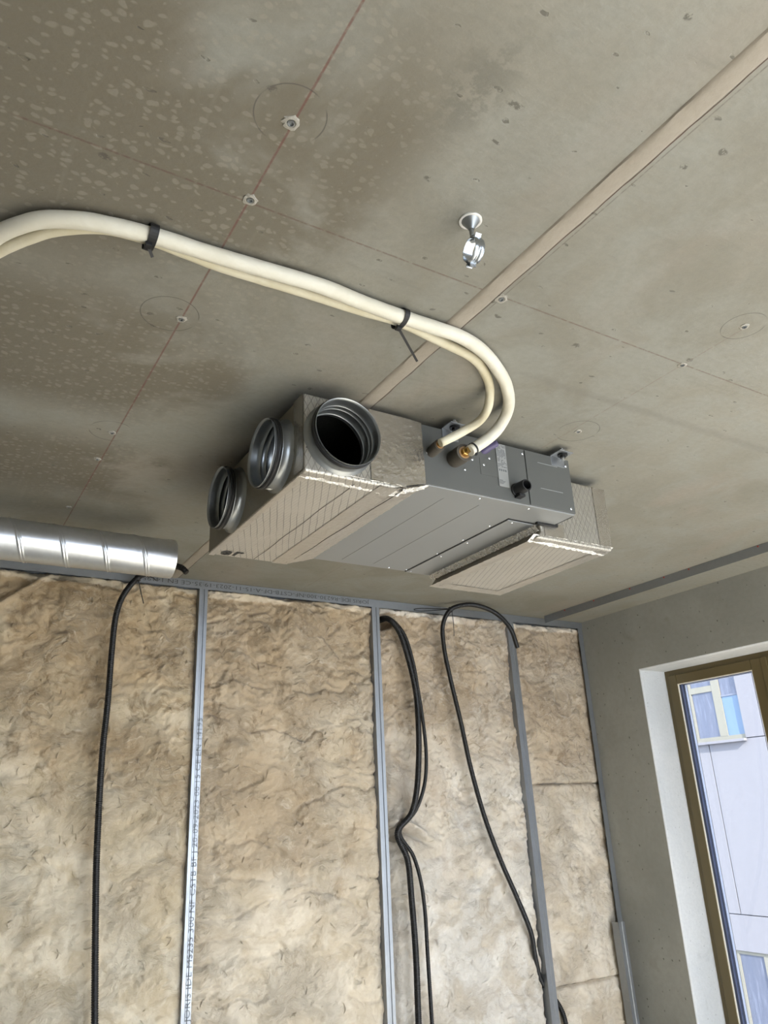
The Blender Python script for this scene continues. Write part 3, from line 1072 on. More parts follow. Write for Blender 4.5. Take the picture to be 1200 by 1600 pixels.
# tape that joins plenum and casing: crinkled bands
def crinkle(name, corners, nu, nv, amp, mats, parent, seed=0, off=None, rag=0.0):
    """crinkled foil band over a bilinear patch corners [p00,p10,p11,p01]"""
    p = [np.array(c, float) for c in corners]
    u = np.linspace(0, 1, nu)[:, None]
    v = np.linspace(0, 1, nv)[None, :]
    nrm = np.cross(p[1] - p[0], p[3] - p[0])
    nrm /= np.linalg.norm(nrm)
    if off is not None and np.dot(nrm, off) < 0:
        nrm = -nrm
    L = np.linalg.norm(p[1] - p[0])
    W = np.linalg.norm(p[3] - p[0])
    UU, VV = u * L + 0 * v, v * W + 0 * u
    vr = v + rag * (fbm(UU * 60, VV * 0 + 3.3, 3, seed + 40)) * np.sign(v - 0.5) * (np.abs(v - 0.5) * 2) ** 3
    S = ((1 - u) * (1 - vr))[..., None] * p[0] + (u * (1 - vr))[..., None] * p[1] + (u * vr)[..., None] * p[2] + ((1 - u) * vr)[..., None] * p[3]
    d = amp * (fbm(UU * 28, VV * 45, 4, seed, 0.6) * 0.9 + np.abs(pnoise(UU * 50, VV * 22, seed + 9)) * 1.1)
    S = S + (0.0012 + np.abs(d))[..., None] * nrm
    verts = S.reshape(-1, 3).tolist()
    faces = [(i * nv + j, (i + 1) * nv + j, (i + 1) * nv + j + 1, i * nv + j + 1) for i in range(nu - 1) for j in range(nv - 1)]
    me = bpy.data.meshes.new(name)
    me.from_pydata(verts, [], faces)
    ob = link(name, me, mats, parent)
    return ob


zf = 0.765 + b
crinkle('foil_tape', [(0.930, YP0, zf), (0.930, YP1, zf), (0.985, YP1, zf + 0.001), (0.985, YP0, zf + 0.001)], 160, 12, 0.0016, M['foil_plain'], unit, 3, (0, 0, -1), 0.02)
crinkle('foil_tape', [(0.985, YP0 - 0.002, zf + 0.003), (0.985, YP1, zf + 0.003), (1.078, YP1, zb_ - 0.001), (1.078, YP0 - 0.002, zb_ - 0.001)], 170, 18, 0.0024, M['foil_plain'], unit, 5, (0, 0, -1), 0.03)
for name_, pa, pb in (('foil_dark_line', (0.868, YP0 + 0.02, zf - 0.0007), (0.868, YP1 - 0.01, zf - 0.0007)), ('foil_dark_line', (1.000, YP0 - 0.002, zf + 0.001), (0.985, YP1 - 0.06, zf + 0.000))):  # thin dark strips: one long line, one painting the crease's shade
    bm = bmesh.new()
    prev = None
    for k in range(60):
        f_ = k / 59
        c_ = Vector(pa).lerp(Vector(pb), f_) + Vector((0.0015 * math.sin(f_ * 17), 0, 0))
        row = [bm.verts.new(c_ + Vector((-0.0009, 0, 0))), bm.verts.new(c_ + Vector((0.0009, 0, 0))), bm.verts.new(c_ + Vector((0, 0, -0.0016 if pa[0] > 0.9 else -0.0004)))]
        if prev:
            bm.faces.new((prev[0], prev[2], row[2], row[0]))
            bm.faces.new((prev[2], prev[1], row[1], row[2]))
        prev = row
    mk(name_, bm, M['ink'], unit)
# near face tape flap
crinkle('foil_tape', [(1.004, YP0, zf + 0.012), (1.004, YP0, 0.977 + b), (1.070, YP0 + 0.002, 0.977 + b), (1.073, YP0 + 0.002, zb_ - 0.002)], 60, 20, 0.0014, M['foil_shaded'], unit, 8, (0, -1, 0), 0.02)
crinkle('foil_tape', [(0.905, YP0 - 0.001, zf + 0.012), (0.905, YP0 - 0.001, 0.976 + b), (1.008, YP0 - 0.001, 0.976 + b), (1.008, YP0 - 0.001, zf + 0.006)], 60, 26, 0.0010, M['foil_shaded'], unit, 10, (0, -1, 0), 0.0)
# bright crumpled band along the near lower edge
crinkle('foil_tape', [(0.722, YP0 + 0.002, zf + 0.010), (1.012, YP0 - 0.002, zf + 0.012), (1.010, YP0 + 0.046, zf + 0.001), (0.722, YP0 + 0.036, zf - 0.001)], 170, 18, 0.0036, M['tape'], unit, 12, (0, -0.5, -1), 0.10)
crinkle('foil_tape', [(0.998, YP0 - 0.004, zf + 0.002), (1.078, YP0 - 0.004, zb_ - 0.004), (1.078, YP0 + 0.022, zb_ - 0.008), (0.998, YP0 + 0.024, zf - 0.002)], 60, 16, 0.0040, M['tape'], unit, 15, (0, -0.6, -1), 0.1)
# left vertical edge band
crinkle('foil_tape', [(0.7195, YP0 + 0.055, zf + 0.006), (0.7195, YP0 + 0.055, 0.977 + b), (0.7195, YP0 + 0.002, 0.977 + b), (0.7195, YP0 + 0.002, zf + 0.006)], 70, 14, 0.0012, M['foil_shaded'], unit, 18, (-1, 0, 0), 0.03)
crinkle('foil_tape', [(0.721, YP0 + 0.02, zf), (0.721, YP1, zf), (0.738, YP1, zf - 0.0005), (0.738, YP0 + 0.02, zf - 0.0005)], 150, 8, 0.0008, M['foil_plain'], unit, 21, (0, 0, -1), 0.05)
# lettering
text_obj('printed_letter', 'e', 0.082, (0.7465, 2.181, zf - 0.0012), (1, 0, 0), (0.10, -1, 0), M['ink'], unit, 1.0, 0.034, 0.0026)
text_obj('printed_letter', 'r', 0.082, (0.7865, 2.179, zf - 0.0012), (1, 0, 0), (0.10, -1, 0), M['ink'], unit, 1.0, 0.026, 0.0026)
text_obj('printed_text', '2', 0.030, (0.7245, YP0 - 0.0012, 0.838 + b), (1, 0, 0), (0.0, 0, 1), M['ink'], unit, 1.0, None, 0.001)
bm = bmesh.new()
box(bm, (0.7255, YP0 - 0.0012, 0.866 + b), (0.731, YP0 - 0.0008, 0.886 + b))
mk('printed_mark', bm, M['ink'], unit)
bm = bmesh.new()
box(bm, (0.7245, YP0 - 0.0012, 0.826 + b), (0.735, YP0 - 0.0008, 0.829 + b))
mk('printed_mark', bm, M['ink'], unit)

# ---- return plenum at the far right
zr = 0.750 + b
bm = bmesh.new()
RY0, RY1 = 1.617, 2.190
sec = [(1.622, 0.968 + b), (1.622, zb_ + 0.004), (1.562, zb_ - 0.001), (1.567, zb_ - 0.022), (1.546, zr), (1.868, zr), (1.874, 0.968 + b)]
prism_y(bm, sec, RY0, RY1)
bmesh.ops.bevel(bm, geom=bm.edges[:], offset=0.006, segments=3, affect='EDGES', profile=0.5)
ret = mk('return_plenum', bm, [M['foil'], M['foil_side_shaded'], M['foil_lit']], unit)
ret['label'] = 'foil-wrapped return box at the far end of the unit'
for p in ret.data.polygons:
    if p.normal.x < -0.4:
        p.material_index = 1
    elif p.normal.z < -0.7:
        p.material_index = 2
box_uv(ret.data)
crinkle('foil_tape', [(1.536, RY0 + 0.0, zr + 0.012), (1.873, RY0, zr + 0.014), (1.871, RY0 + 0.044, zr - 0.002), (1.536, RY0 + 0.034, zr - 0.002)], 150, 18, 0.0036, M['tape'], unit, 31, (0, -0.6, -1), 0.10)
crinkle('foil_tape', [(1.565, 1.622, zb_ - 0.022), (1.563, 2.200, zb_ - 0.022), (1.552, 2.204, zb_ - 0.001), (1.553, 1.622, zb_ - 0.001)], 190, 12, 0.0026, M['tape'], unit, 33, (-1, 0, -0.6), 0.08)
crinkle('foil_tape', [(1.541, RY0 + 0.02, zr), (1.541, RY1, zr), (1.590, RY1, zr), (1.590, RY0 + 0.02, zr)], 120, 12, 0.0012, M['foil_plain'], unit, 35, (0, 0, -1), 0.05)
crinkle('foil_tape', [(1.820, RY0 + 0.02, zr), (1.820, RY1, zr), (1.869, RY1, zr), (1.869, RY0 + 0.02, zr)], 120, 12, 0.0012, M['foil_plain'], unit, 36, (0, 0, -1), 0.05)
crinkle('foil_tape', [(1.545, RY1 - 0.055, zr), (1.865, RY1 - 0.045, zr), (1.865, RY1, zr), (1.545, RY1, zr)], 100, 14, 0.0022, M['foil_plain'], unit, 37, (0, 0, -1), 0.05)
crinkle('foil_tape', [(1.815, RY0, zr + 0.014), (1.815, RY0, 0.965 + b), (1.872, RY0, 0.965 + b), (1.868, RY0, zr + 0.014)], 60, 16, 0.0010, M['foil_shaded'], unit, 38, (0, -1, 0), 0.02)
crinkle('foil_tape', [(1.580, RY0, zr + 0.012), (1.580, RY0, zb_ - 0.006), (1.665, RY0, zb_ + 0.012), (1.660, RY0, zr + 0.012)], 40, 30, 0.0006, M['foil_shaded'], unit, 39, (0, -1, 0), 0.0)
bm = bmesh.new()
box(bm, (1.545, 1.6045, zb_ - 0.007), (1.628, 1.616, zb_ + 0.012))
box(bm, (1.6165, 1.535, zb_ + 0.001), (1.6225, 1.60, zb_ + 0.02))
mk('gap_shade', bm, M['liner'], unit)  # black boxes painting in the shade of the gap at the casing end

# ---- pipe connections on the near face
def stub(x, z, r, ln, rp, hexr, name_dir, d):
    o_ = Vector((x, 1.5165, z + Z0))
    d = Vector(d).normalized()
    bm = bmesh.new()
    lathe(bm, o_, d, [(-0.004, r * 0.90), (ln * 0.1, r * 0.97), (ln * 0.6, r * 1.02), (ln, r), (ln, r * 0.70), (ln - 0.006, r * 0.68), (ln - 0.006, 0)], 28)
    s = mk('pipe_sleeve', bm, M['sleeve'], unit, True, 45)
    bm = bmesh.new()
    lathe(bm, o_, d, [(ln - 0.007, r * 0.70), (ln + 0.0005, r * 0.70), (ln + 0.0005, hexr), (ln - 0.007, hexr)], 24)
    mk('copper_ring', bm, M['copper'], s, True, 40)
    bm = bmesh.new()
    lathe(bm, o_, d, [(ln - 0.008, hexr), (ln + 0.010, hexr), (ln + 0.011, hexr * 0.75), (ln + 0.024, hexr * 0.72), (ln + 0.024, 0)], 6)
    mk('brass_nut', bm, M['brass'], s)


stub(1.102, 0.897, 0.0160, 0.050, 0.0115, 0.008, 0, (-0.10, -1, 0.0))
stub(1.176, 0.890, 0.0245, 0.058, 0.0155, 0.012, 0, (-0.08, -1, -0.06))
bm = bmesh.new()
lathe(bm, (1.3935, 1.516, 0.838 + Z0), (0, -1, 0), [(-0.003, 0.021), (0.004, 0.021), (0.006, 0.0185), (0.044, 0.0175), (0.046, 0.0165), (0.046, 0.0135), (0.006, 0.013), (0.006, 0)], 32)
dr = mk('drain_outlet', bm, M['black'], unit, True, 40)
dr['label'] = 'black plastic drain outlet'
bm = bmesh.new()
box(bm, (1.383, 1.492, 0.812 + Z0), (1.404, 1.516, 0.820 + Z0), 0.001)
mk('drain_clip', bm, M['black'], dr)
bm = bmesh.new()
lathe(bm, (1.288, 1.516, 0.944 + Z0), (0.5, -1, 0.25), [(-0.006, 0.013), (0.012, 0.0125), (0.015, 0.0105), (0.040, 0.0098), (0.044, 0.0075), (0.044, 0)], 20)
mk('purple_cap', bm, M['purple'], unit, True, 40)['label'] = 'dark purple plastic cap'

# ---- hanging brackets with rods and nuts
def hanger(x, y, sd):
    bm = bmesh.new()
    box(bm, (x - 0.028, y - 0.020, 0.9795 + Z0), (x + 0.026, y + 0.06, 0.982 + Z0), 0.0006)
    box(bm, (x - 0.028, y + 0.022, 0.948 + Z0), (x + 0.026, y + 0.0245, 0.982 + Z0), 0.0006)
    br = mk('hanging_bracket', bm, M['stud'], unit)
    bm = bmesh.new()
    lathe(bm, (x, y, 0.958 + Z0), (0, 0, 1), [(0, 0), (0, 0.0048), (0.043, 0.0048), (0.043, 0)], 12)
    mk('threaded_rod', bm, M['chrome'], br, True, 40)
    bm = bmesh.new()
    lathe(bm, (x, y, 0.9670 + Z0), (0, 0, 1), [(0, 0.0048), (0, 0.0095), (0.007, 0.0095), (0.007, 0.0048)], 6)
    lathe(bm, (x, y, 0.9740 + Z0), (0, 0, 1), [(0, 0.0048), (0, 0.0150), (0.0055, 0.0150), (0.0055, 0.0048)], 24)
    mk('washer_nut', bm, M['rubber'], br)
    bm = bmesh.new()
    lathe(bm, (x, y, 0.9825 + Z0), (0, 0, 1), [(0, 0.0048), (0, 0.014), (0.003, 0.014), (0.003, 0.0095), (0.010, 0.0095), (0.010, 0.0048)], 6)
    mk('hex_nut', bm, M['chrome'], br)


hanger(1.572, 1.492, 1)
hanger(1.172, 1.492, 1)

# ================================================================== INSULATED PIPES
PIPE1 = [(-0.0432, 1.3788, 2.58), (-0.017, 1.3116, 2.58), (0.0086, 1.255, 2.58), (0.0279, 1.2266, 2.58), (0.0666, 1.1855, 2.58), (0.1293, 1.1545, 2.58), (0.1756, 1.1439, 2.58), (0.2506, 1.1348, 2.58), (0.3485, 1.1326, 2.58), (0.4688, 1.1263, 2.58), (0.5722, 1.121, 2.58), (0.6748, 1.1288, 2.58), (0.7811, 1.133, 2.58), (0.8522, 1.1327, 2.58), (0.9259, 1.134, 2.58), (1.0007, 1.1541, 2.58), (1.0894, 1.2024, 2.58), (1.1806, 1.2744, 2.58), (1.2462, 1.36, 2.5746), (1.2429, 1.41, 2.5406), (1.1886, 1.435, 2.4938), (1.1720, 1.4378, 2.4820)]
PIPE2 = [(-0.0442, 1.4401, 2.586), (-0.0167, 1.373, 2.586), (0.0101, 1.3168, 2.586), (0.0497, 1.2565, 2.586), (0.0906, 1.2097, 2.586), (0.1334, 1.1786, 2.586), (0.1775, 1.1595, 2.586), (0.2508, 1.1538, 2.586), (0.3676, 1.1631, 2.586), (0.4868, 1.1623, 2.586), (0.5917, 1.1599, 2.586), (0.6836, 1.1603, 2.586), (0.7748, 1.1561, 2.586), (0.8996, 1.1758, 2.586), (1.0152, 1.1991, 2.586), (1.0799, 1.2392, 2.586), (1.1413, 1.2968, 2.586), (1.1565, 1.33, 2.5547), (1.1643, 1.38, 2.5397), (1.1357, 1.42, 2.5207), (1.0800, 1.4420, 2.4864)]
ext = [(-0.30, 1.93, 2.578), (-0.14, 1.60, 2.579)]


def soft_r(seed, amp):
    def fn(s, a, rr):
        return rr * (1 + amp * fbm(s[:, None] * 14 + 0 * a[None, :], np.cos(a)[None, :] * 1.3 + 0 * s[:, None], 3, seed))
    return fn


p1 = tube_mesh('insulated_pipe', ext + PIPE1, 0.0155, 0.006, 24, M['pipe1'], None, soft_r(3, 0.07))
tag(p1, 'thicker cream insulated pipe, the outer one where the two bend down to the unit', 'pipe', 'insulated pipes under the ceiling')
p2 = tube_mesh('insulated_pipe', [(-0.30, 1.99, 2.584), (-0.14, 1.66, 2.585)] + PIPE2, 0.0115, 0.006, 20, M['pipe2'], None, soft_r(8, 0.10))
tag(p2, 'thinner yellowish insulated pipe, the inner one where the two bend down to the unit', 'pipe', 'insulated pipes under the ceiling')


# cable ties on the pipes
def tie_loop(bm, c, axis, ra, rb, ux, w, t=0.0012, seg=28):
    """flat strap loop: centre c, pipe axis, half axes ra (along ux) and rb"""
    c, ax, u = Vector(c), Vector(axis).normalized(), Vector(ux)
    u = (u - ax * u.dot(ax)).normalized()
    v = ax.cross(u)
    rings = []
    for k in range(seg):
        a = 2 * math.pi * k / seg
        d = u * math.cos(a) * ra + v * math.sin(a) * rb
        nrm = (u * math.cos(a) * rb + v * math.sin(a) * ra).normalized()
        rings.append([bm.verts.new(c + d + ax * sw * w / 2 + nrm * tt) for sw, tt in ((-1, 0), (1, 0), (1, t), (-1, t))])
    for k in range(seg):
        p, q = rings[k], rings[(k + 1) % seg]
        for j in range(4):
            bm.faces.new((p[j], q[j], q[(j + 1) % 4], p[(j + 1) % 4]))


def strap_tail(bm, p0, p1, w, t, side):
    p0, p1 = Vector(p0), Vector(p1)
    d = (p1 - p0).normalized()
    s = Vector(side)
    s = (s - d * s.dot(d)).normalized()
    n_ = d.cross(s)
    vs = []
    for p in (p0, p1):
        vs.append([bm.verts.new(p + s * a * w / 2 + n_ * c * t / 2) for a, c in ((-1, -1), (1, -1), (1, 1), (-1, 1))])
    for j in range(4):
        bm.faces.new((vs[0][j], vs[1][j], vs[1][(j + 1) % 4], vs[0][(j + 1) % 4]))
    bm.faces.new(vs[0][::-1])
    bm.faces.new(vs[1])


def pipe_tie(label, x, y, ra, rb, tail, w, head):
    root = thing('cable_tie', label, 'cable tie', (x, y, 2.58), 'black cable ties on the cream pipes')
    bm = bmesh.new()
    tie_loop(bm, (x, y, 2.582), (1, 0.0, 0), ra, rb, (0, 1, 0.05), w)
    mk('strap', bm, M['black'], root)
    bm = bmesh.new()
    h = Vector(head)
    box(bm, h - Vector((0.006, 0.006, 0.004)), h + Vector((0.006, 0.006, 0.004)), 0.001)
    mk('lock_head', bm, M['black'], root)
    bm = bmesh.new()
    strap_tail(bm, tail[0], tail[1], 0.0055, 0.0012, (1, 0.3, 0))
    mk('tail', bm, M['black'], root)


pipe_tie('short black cable tie round both pipes near the left end of the run', 0.243, 1.143, 0.030, 0.0185, ((0.240, 1.142, 2.560), (0.252, 1.158, 2.552)), 0.016, (0.239, 1.140, 2.5605))
pipe_tie('black cable tie with a long straight tail, before the pipes bend', 0.776, 1.143, 0.030, 0.0185, ((0.775, 1.150, 2.561), (0.868, 1.222, 2.548)), 0.011, (0.772, 1.148, 2.561))
bm = bmesh.new()
tie_loop(bm, (1.1835, 1.4358, 2.4902), (0.06, -0.012, 0.045), 0.0160, 0.0160, (0, 1, 0), 0.005)
h = Vector((1.1865, 1.4318, 2.4736))
box(bm, h - Vector((0.004, 0.004, 0.003)), h + Vector((0.004, 0.004, 0.003)), 0.0006)
tag(mk('cable_tie', bm, M['black']), 'thin black cable tie at the lower end of the thicker pipe', 'cable tie', 'black cable ties on the cream pipes')

# ================================================================== PIPE HANGER
hx, hy = 0.744, 0.849
hang = thing('pipe_hanger', 'shiny zinc split pipe clamp hanging on a rod from the bare ceiling', 'pipe hanger', (hx, hy, H))
bm = bmesh.new()
lathe(bm, (hx, hy, H), (0, 0, -1), [(0.0, 0.0215), (0.0022, 0.0212), (0.0026, 0.0200), (0.0022, 0.0168)], 40)
ros = mk('rosette', bm, M['zinc_lit'], hang, True, 35)
bm = bmesh.new()
lathe(bm, (hx, hy, H), (0, 0, -1), [(0.0022, 0.0168), (0.0060, 0.0140), (0.0180, 0.0064), (0.0210, 0.0050)], 40)
mk('rosette_cone', bm, M['galv_dark'], ros, True, 35)
bm = bmesh.new()
lathe(bm, (hx, hy, H), (0, 0, -1), [(0.014, 0.0042), (0.048, 0.0042), (0.048, 0)], 14)
mk('threaded_rod', bm, M['galv_dark'], hang, True, 40)
cz = H - 0.068
rv = Vector((0.849, -0.528, 0))
fv = Vector((0.528, 0.849, 0))
ax = (rv * 0.90 + fv * 0.44).normalized()
side = ax.cross(Vector((0, 0, 1))).normalized()
cc = Vector((hx, hy, cz))
tilt = R(28)
up_ = (Vector((0, 0, 1)) * math.cos(tilt) + side * math.sin(tilt)).normalized()
sd_ = ax.cross(up_).normalized()
for half, lab_ in ((0, 'clamp_half'), (1, 'clamp_half')):
    bm = bmesh.new()
    a0 = R(12) + half * math.pi
    lathe(bm, cc, ax, [(-0.0095, 0.0215), (-0.0095, 0.0228), (-0.0060, 0.0240), (-0.0030, 0.0240), (-0.0012, 0.0226), (0.0012, 0.0226), (0.0030, 0.0240), (0.0060, 0.0240), (0.0095, 0.0228), (0.0095, 0.0215), (-0.0095, 0.0215)], 22, 0, a0, a0 + R(156), up=up_)
    hf = mk('clamp_half', bm, M['zinc_soft'], hang, True, 40)
    # ear of the half at each end
    for e in (0, 1):
        a = a0 + (0 if e == 0 else R(156))
        d_ = up_ * math.cos(a) + (ax.cross(up_)) * math.sin(a)
        tq = ax.cross(d_)
        p = cc + d_ * 0.0262 + tq * (0.001 if e == 0 else -0.001)
        bm = bmesh.new()
        r_ = bmesh.ops.create_cube(bm, size=1.0)
        mt = Matrix((ax, d_, tq)).transposed().to_4x4()
        for v in bm.verts:
            v.co = p + mt.to_3x3() @ Vector((v.co.x * 0.012, v.co.y * 0.009, v.co.z * 0.0022))
        mk('clamp_ear', bm, M['zinc_soft'], hf)
for sgn in (1, -1):
    d_ = up_ * sgn
    tq = ax.cross(d_)
    bm = bmesh.new()
    lathe(bm, cc + d_ * 0.0262 - tq * 0.0065, tq, [(0, 0), (0, 0.0042), (0.0035, 0.0046), (0.0045, 0.0026), (0.0125, 0.0024), (0.0125, 0)], 12)
    mk('clamp_screw', bm, M['zinc_soft'], hang, True, 40)

# ================================================================== SPIRAL DUCT
DY, DZ, DR = 2.525, 0.842 + Z0, 0.066
XE = 0.700
na = 72
xs = np.concatenate([np.linspace(XL, -0.25, 120, endpoint=False), np.linspace(-0.25, XE, 760)])
nx = len(xs)
a = np.linspace(0, 2 * np.pi, na, endpoint=False)
ph = (xs[:, None] - XE) / 0.128 - a[None, :] / (2 * np.pi) + 0.38
fr = (((ph + 0.5) % 1.0) - 0.5) * 0.128
rr = DR + 0.0022 * np.clip(1.4 - np.abs(fr + 0.004) / 0.0028, 0, 1) + 0.0016 * np.clip(1.3 - np.abs(fr - 0.004) / 0.0022, 0, 1)
rr = rr + 0.00025 * fbm(xs[:, None] * 9 + 0 * a[None, :], 1.2 * np.cos(a)[None, :] + 0 * xs[:, None], 3, 61)
co = np.empty((nx, na, 3))
co[..., 0] = xs[:, None]
co[..., 1] = DY + rr * np.cos(a)[None, :]
co[..., 2] = DZ + rr * np.sin(a)[None, :]
inner = co[::-16].copy()
inner[..., 1] = DY + (DR - 0.0012) * np.cos(a)[None, :]
inner[..., 2] = DZ + (DR - 0.0012) * np.sin(a)[None, :]
allc = np.concatenate([co, inner], 0)
nr = len(allc)
faces = []
for i in range(nr - 1):
    for k in range(na):
        k2 = (k + 1) % na
        faces.append((i * na + k, i * na + k2, (i + 1) * na + k2, (i + 1) * na + k))
me = bpy.data.meshes.new('spiral_duct')
me.from_pydata(allc.reshape(-1, 3).tolist(), [], faces)
for p in me.polygons:
    p.use_smooth = True
me.set_sharp_from_angle(angle=R(50))
tag(link('spiral_duct', me, M['duct']), 'round galvanised spiral duct along the top of the insulated wall', 'duct')

# ================================================================== METAL STUDS AND TRACKS
YF = 3.239


def stud_profile(w):
    return [(0.006, 0.046), (0.0, 0.046), (0.0, 0.0), (w * 0.36, 0.0), (w * 0.43, 0.0035), (w * 0.57, 0.0035), (w * 0.64, 0.0), (w, 0.0), (w, 0.010)]


def vstud(label, x0, x1, z0, z1, wd, y0=YF):
    bm = bmesh.new()
    prof = stud_profile(wd)
    lo = [bm.verts.new((x0 + a_, y0 + b_, z0)) for a_, b_ in prof]
    hi = [bm.verts.new((x1 + a_, y0 + b_, z1)) for a_, b_ in prof]
    for i in range(len(prof) - 1):
        bm.faces.new((lo[i], lo[i + 1], hi[i + 1], hi[i]))
    bmesh.ops.recalc_face_normals(bm, faces=bm.faces)
    bmesh.ops.solidify(bm, geom=bm.faces[:], thickness=0.0009)
    return tag(mk('metal_stud', bm, M['stud']), label, 'stud', 'metal wall studs')


s1 = vstud('upright metal stud with printed lettering, between the two left bays', 1.034, 1.029, 0.0, 2.585, 0.038)
s2 = vstud('plain upright metal stud left of the hanging pair of conduits', 1.918, 1.918, 0.0, 2.585, 0.042)
s3 = vstud('upright metal stud that the looped black conduit passes behind', 2.826, 2.790, 0.0, 2.585, 0.048)

track = thing('metal_track', 'galvanised ceiling track with printed lettering above the insulation', 'track', (0, YF, H), 'galvanised tracks')
extrude_profile('channel', [(0, -0.040), (0, -0.001), (0.05, -0.001), (0.05, -0.040)], (XL, YF - 0.0015, H), (0, 1, 0), (0, 0, 1), (1, 0, 0), XR - XL, M['stud'], track, 0.0009)
text_obj('printed_text', 'JORIS IDE-R6230-300-NF-CSTB-DF-A-15-11-2023-19:35-CE EN 14195', 0.026, (1.900, YF - 0.0034, 2.589), (-1, 0, 0), (0, 0, -1), M['ink'], track, 1.0, 1.125, -0.0004)
text_obj('printed_text', 'JORIS IDE MS235 300 NF CSTB BF J 20-09-2023 00:15 CE EN 14195', 0.030, (1.066, YF - 0.0022, 0.905), (0, 0, 1), (-1, 0, 0), M['ink_grey'], s1, 1.0, 1.095, -0.0005)
rail = thing('metal_track', 'galvanised track with red plugs along the ceiling near the window wall', 'track', (3.03, 0, H), 'galvanised tracks')
extrude_profile('channel', [(0, -0.042), (0, -0.001), (0.05, -0.001)], (3.03, YR, H), (1, 0, 0), (0, 0, 1), (0, 1, 0), 3.187 - YR, M['stud'], rail, 0.0009)
for yy in (1.30, 1.55, 1.83, 2.19, 2.335, 2.55, 2.80, 3.02):
    bm = bmesh.new()
    lathe(bm, (3.0295, yy, H - 0.0065), (-1, 0, 0), [(0.0, 0.0040), (0.0022, 0.0036), (0.0028, 0)], 10)
    mk('red_plug', bm, M['red'], rail)
corner = thing('metal_track', 'upright galvanised track in the corner against the concrete wall', 'track', (3.35, YF, 0), 'galvanised tracks')
extrude_profile('channel', [(-0.034, 0.0), (0.0, 0.0), (0.0, 0.050), (-0.034, 0.050)], (XR - 0.001, YF, 0.0), (1, 0, 0), (0, 1, 0), (0, 0, 1), 2.56, M['stud'], corner, 0.0009)
lean = vstud('short length of metal stud standing in the corner by the window wall', 3.300, 3.282, 0.0, 1.018, 0.044, 3.185)

# ================================================================== INSULATION BATTS
SEED = dict(left=1, mid=2, right=3, corner=4)


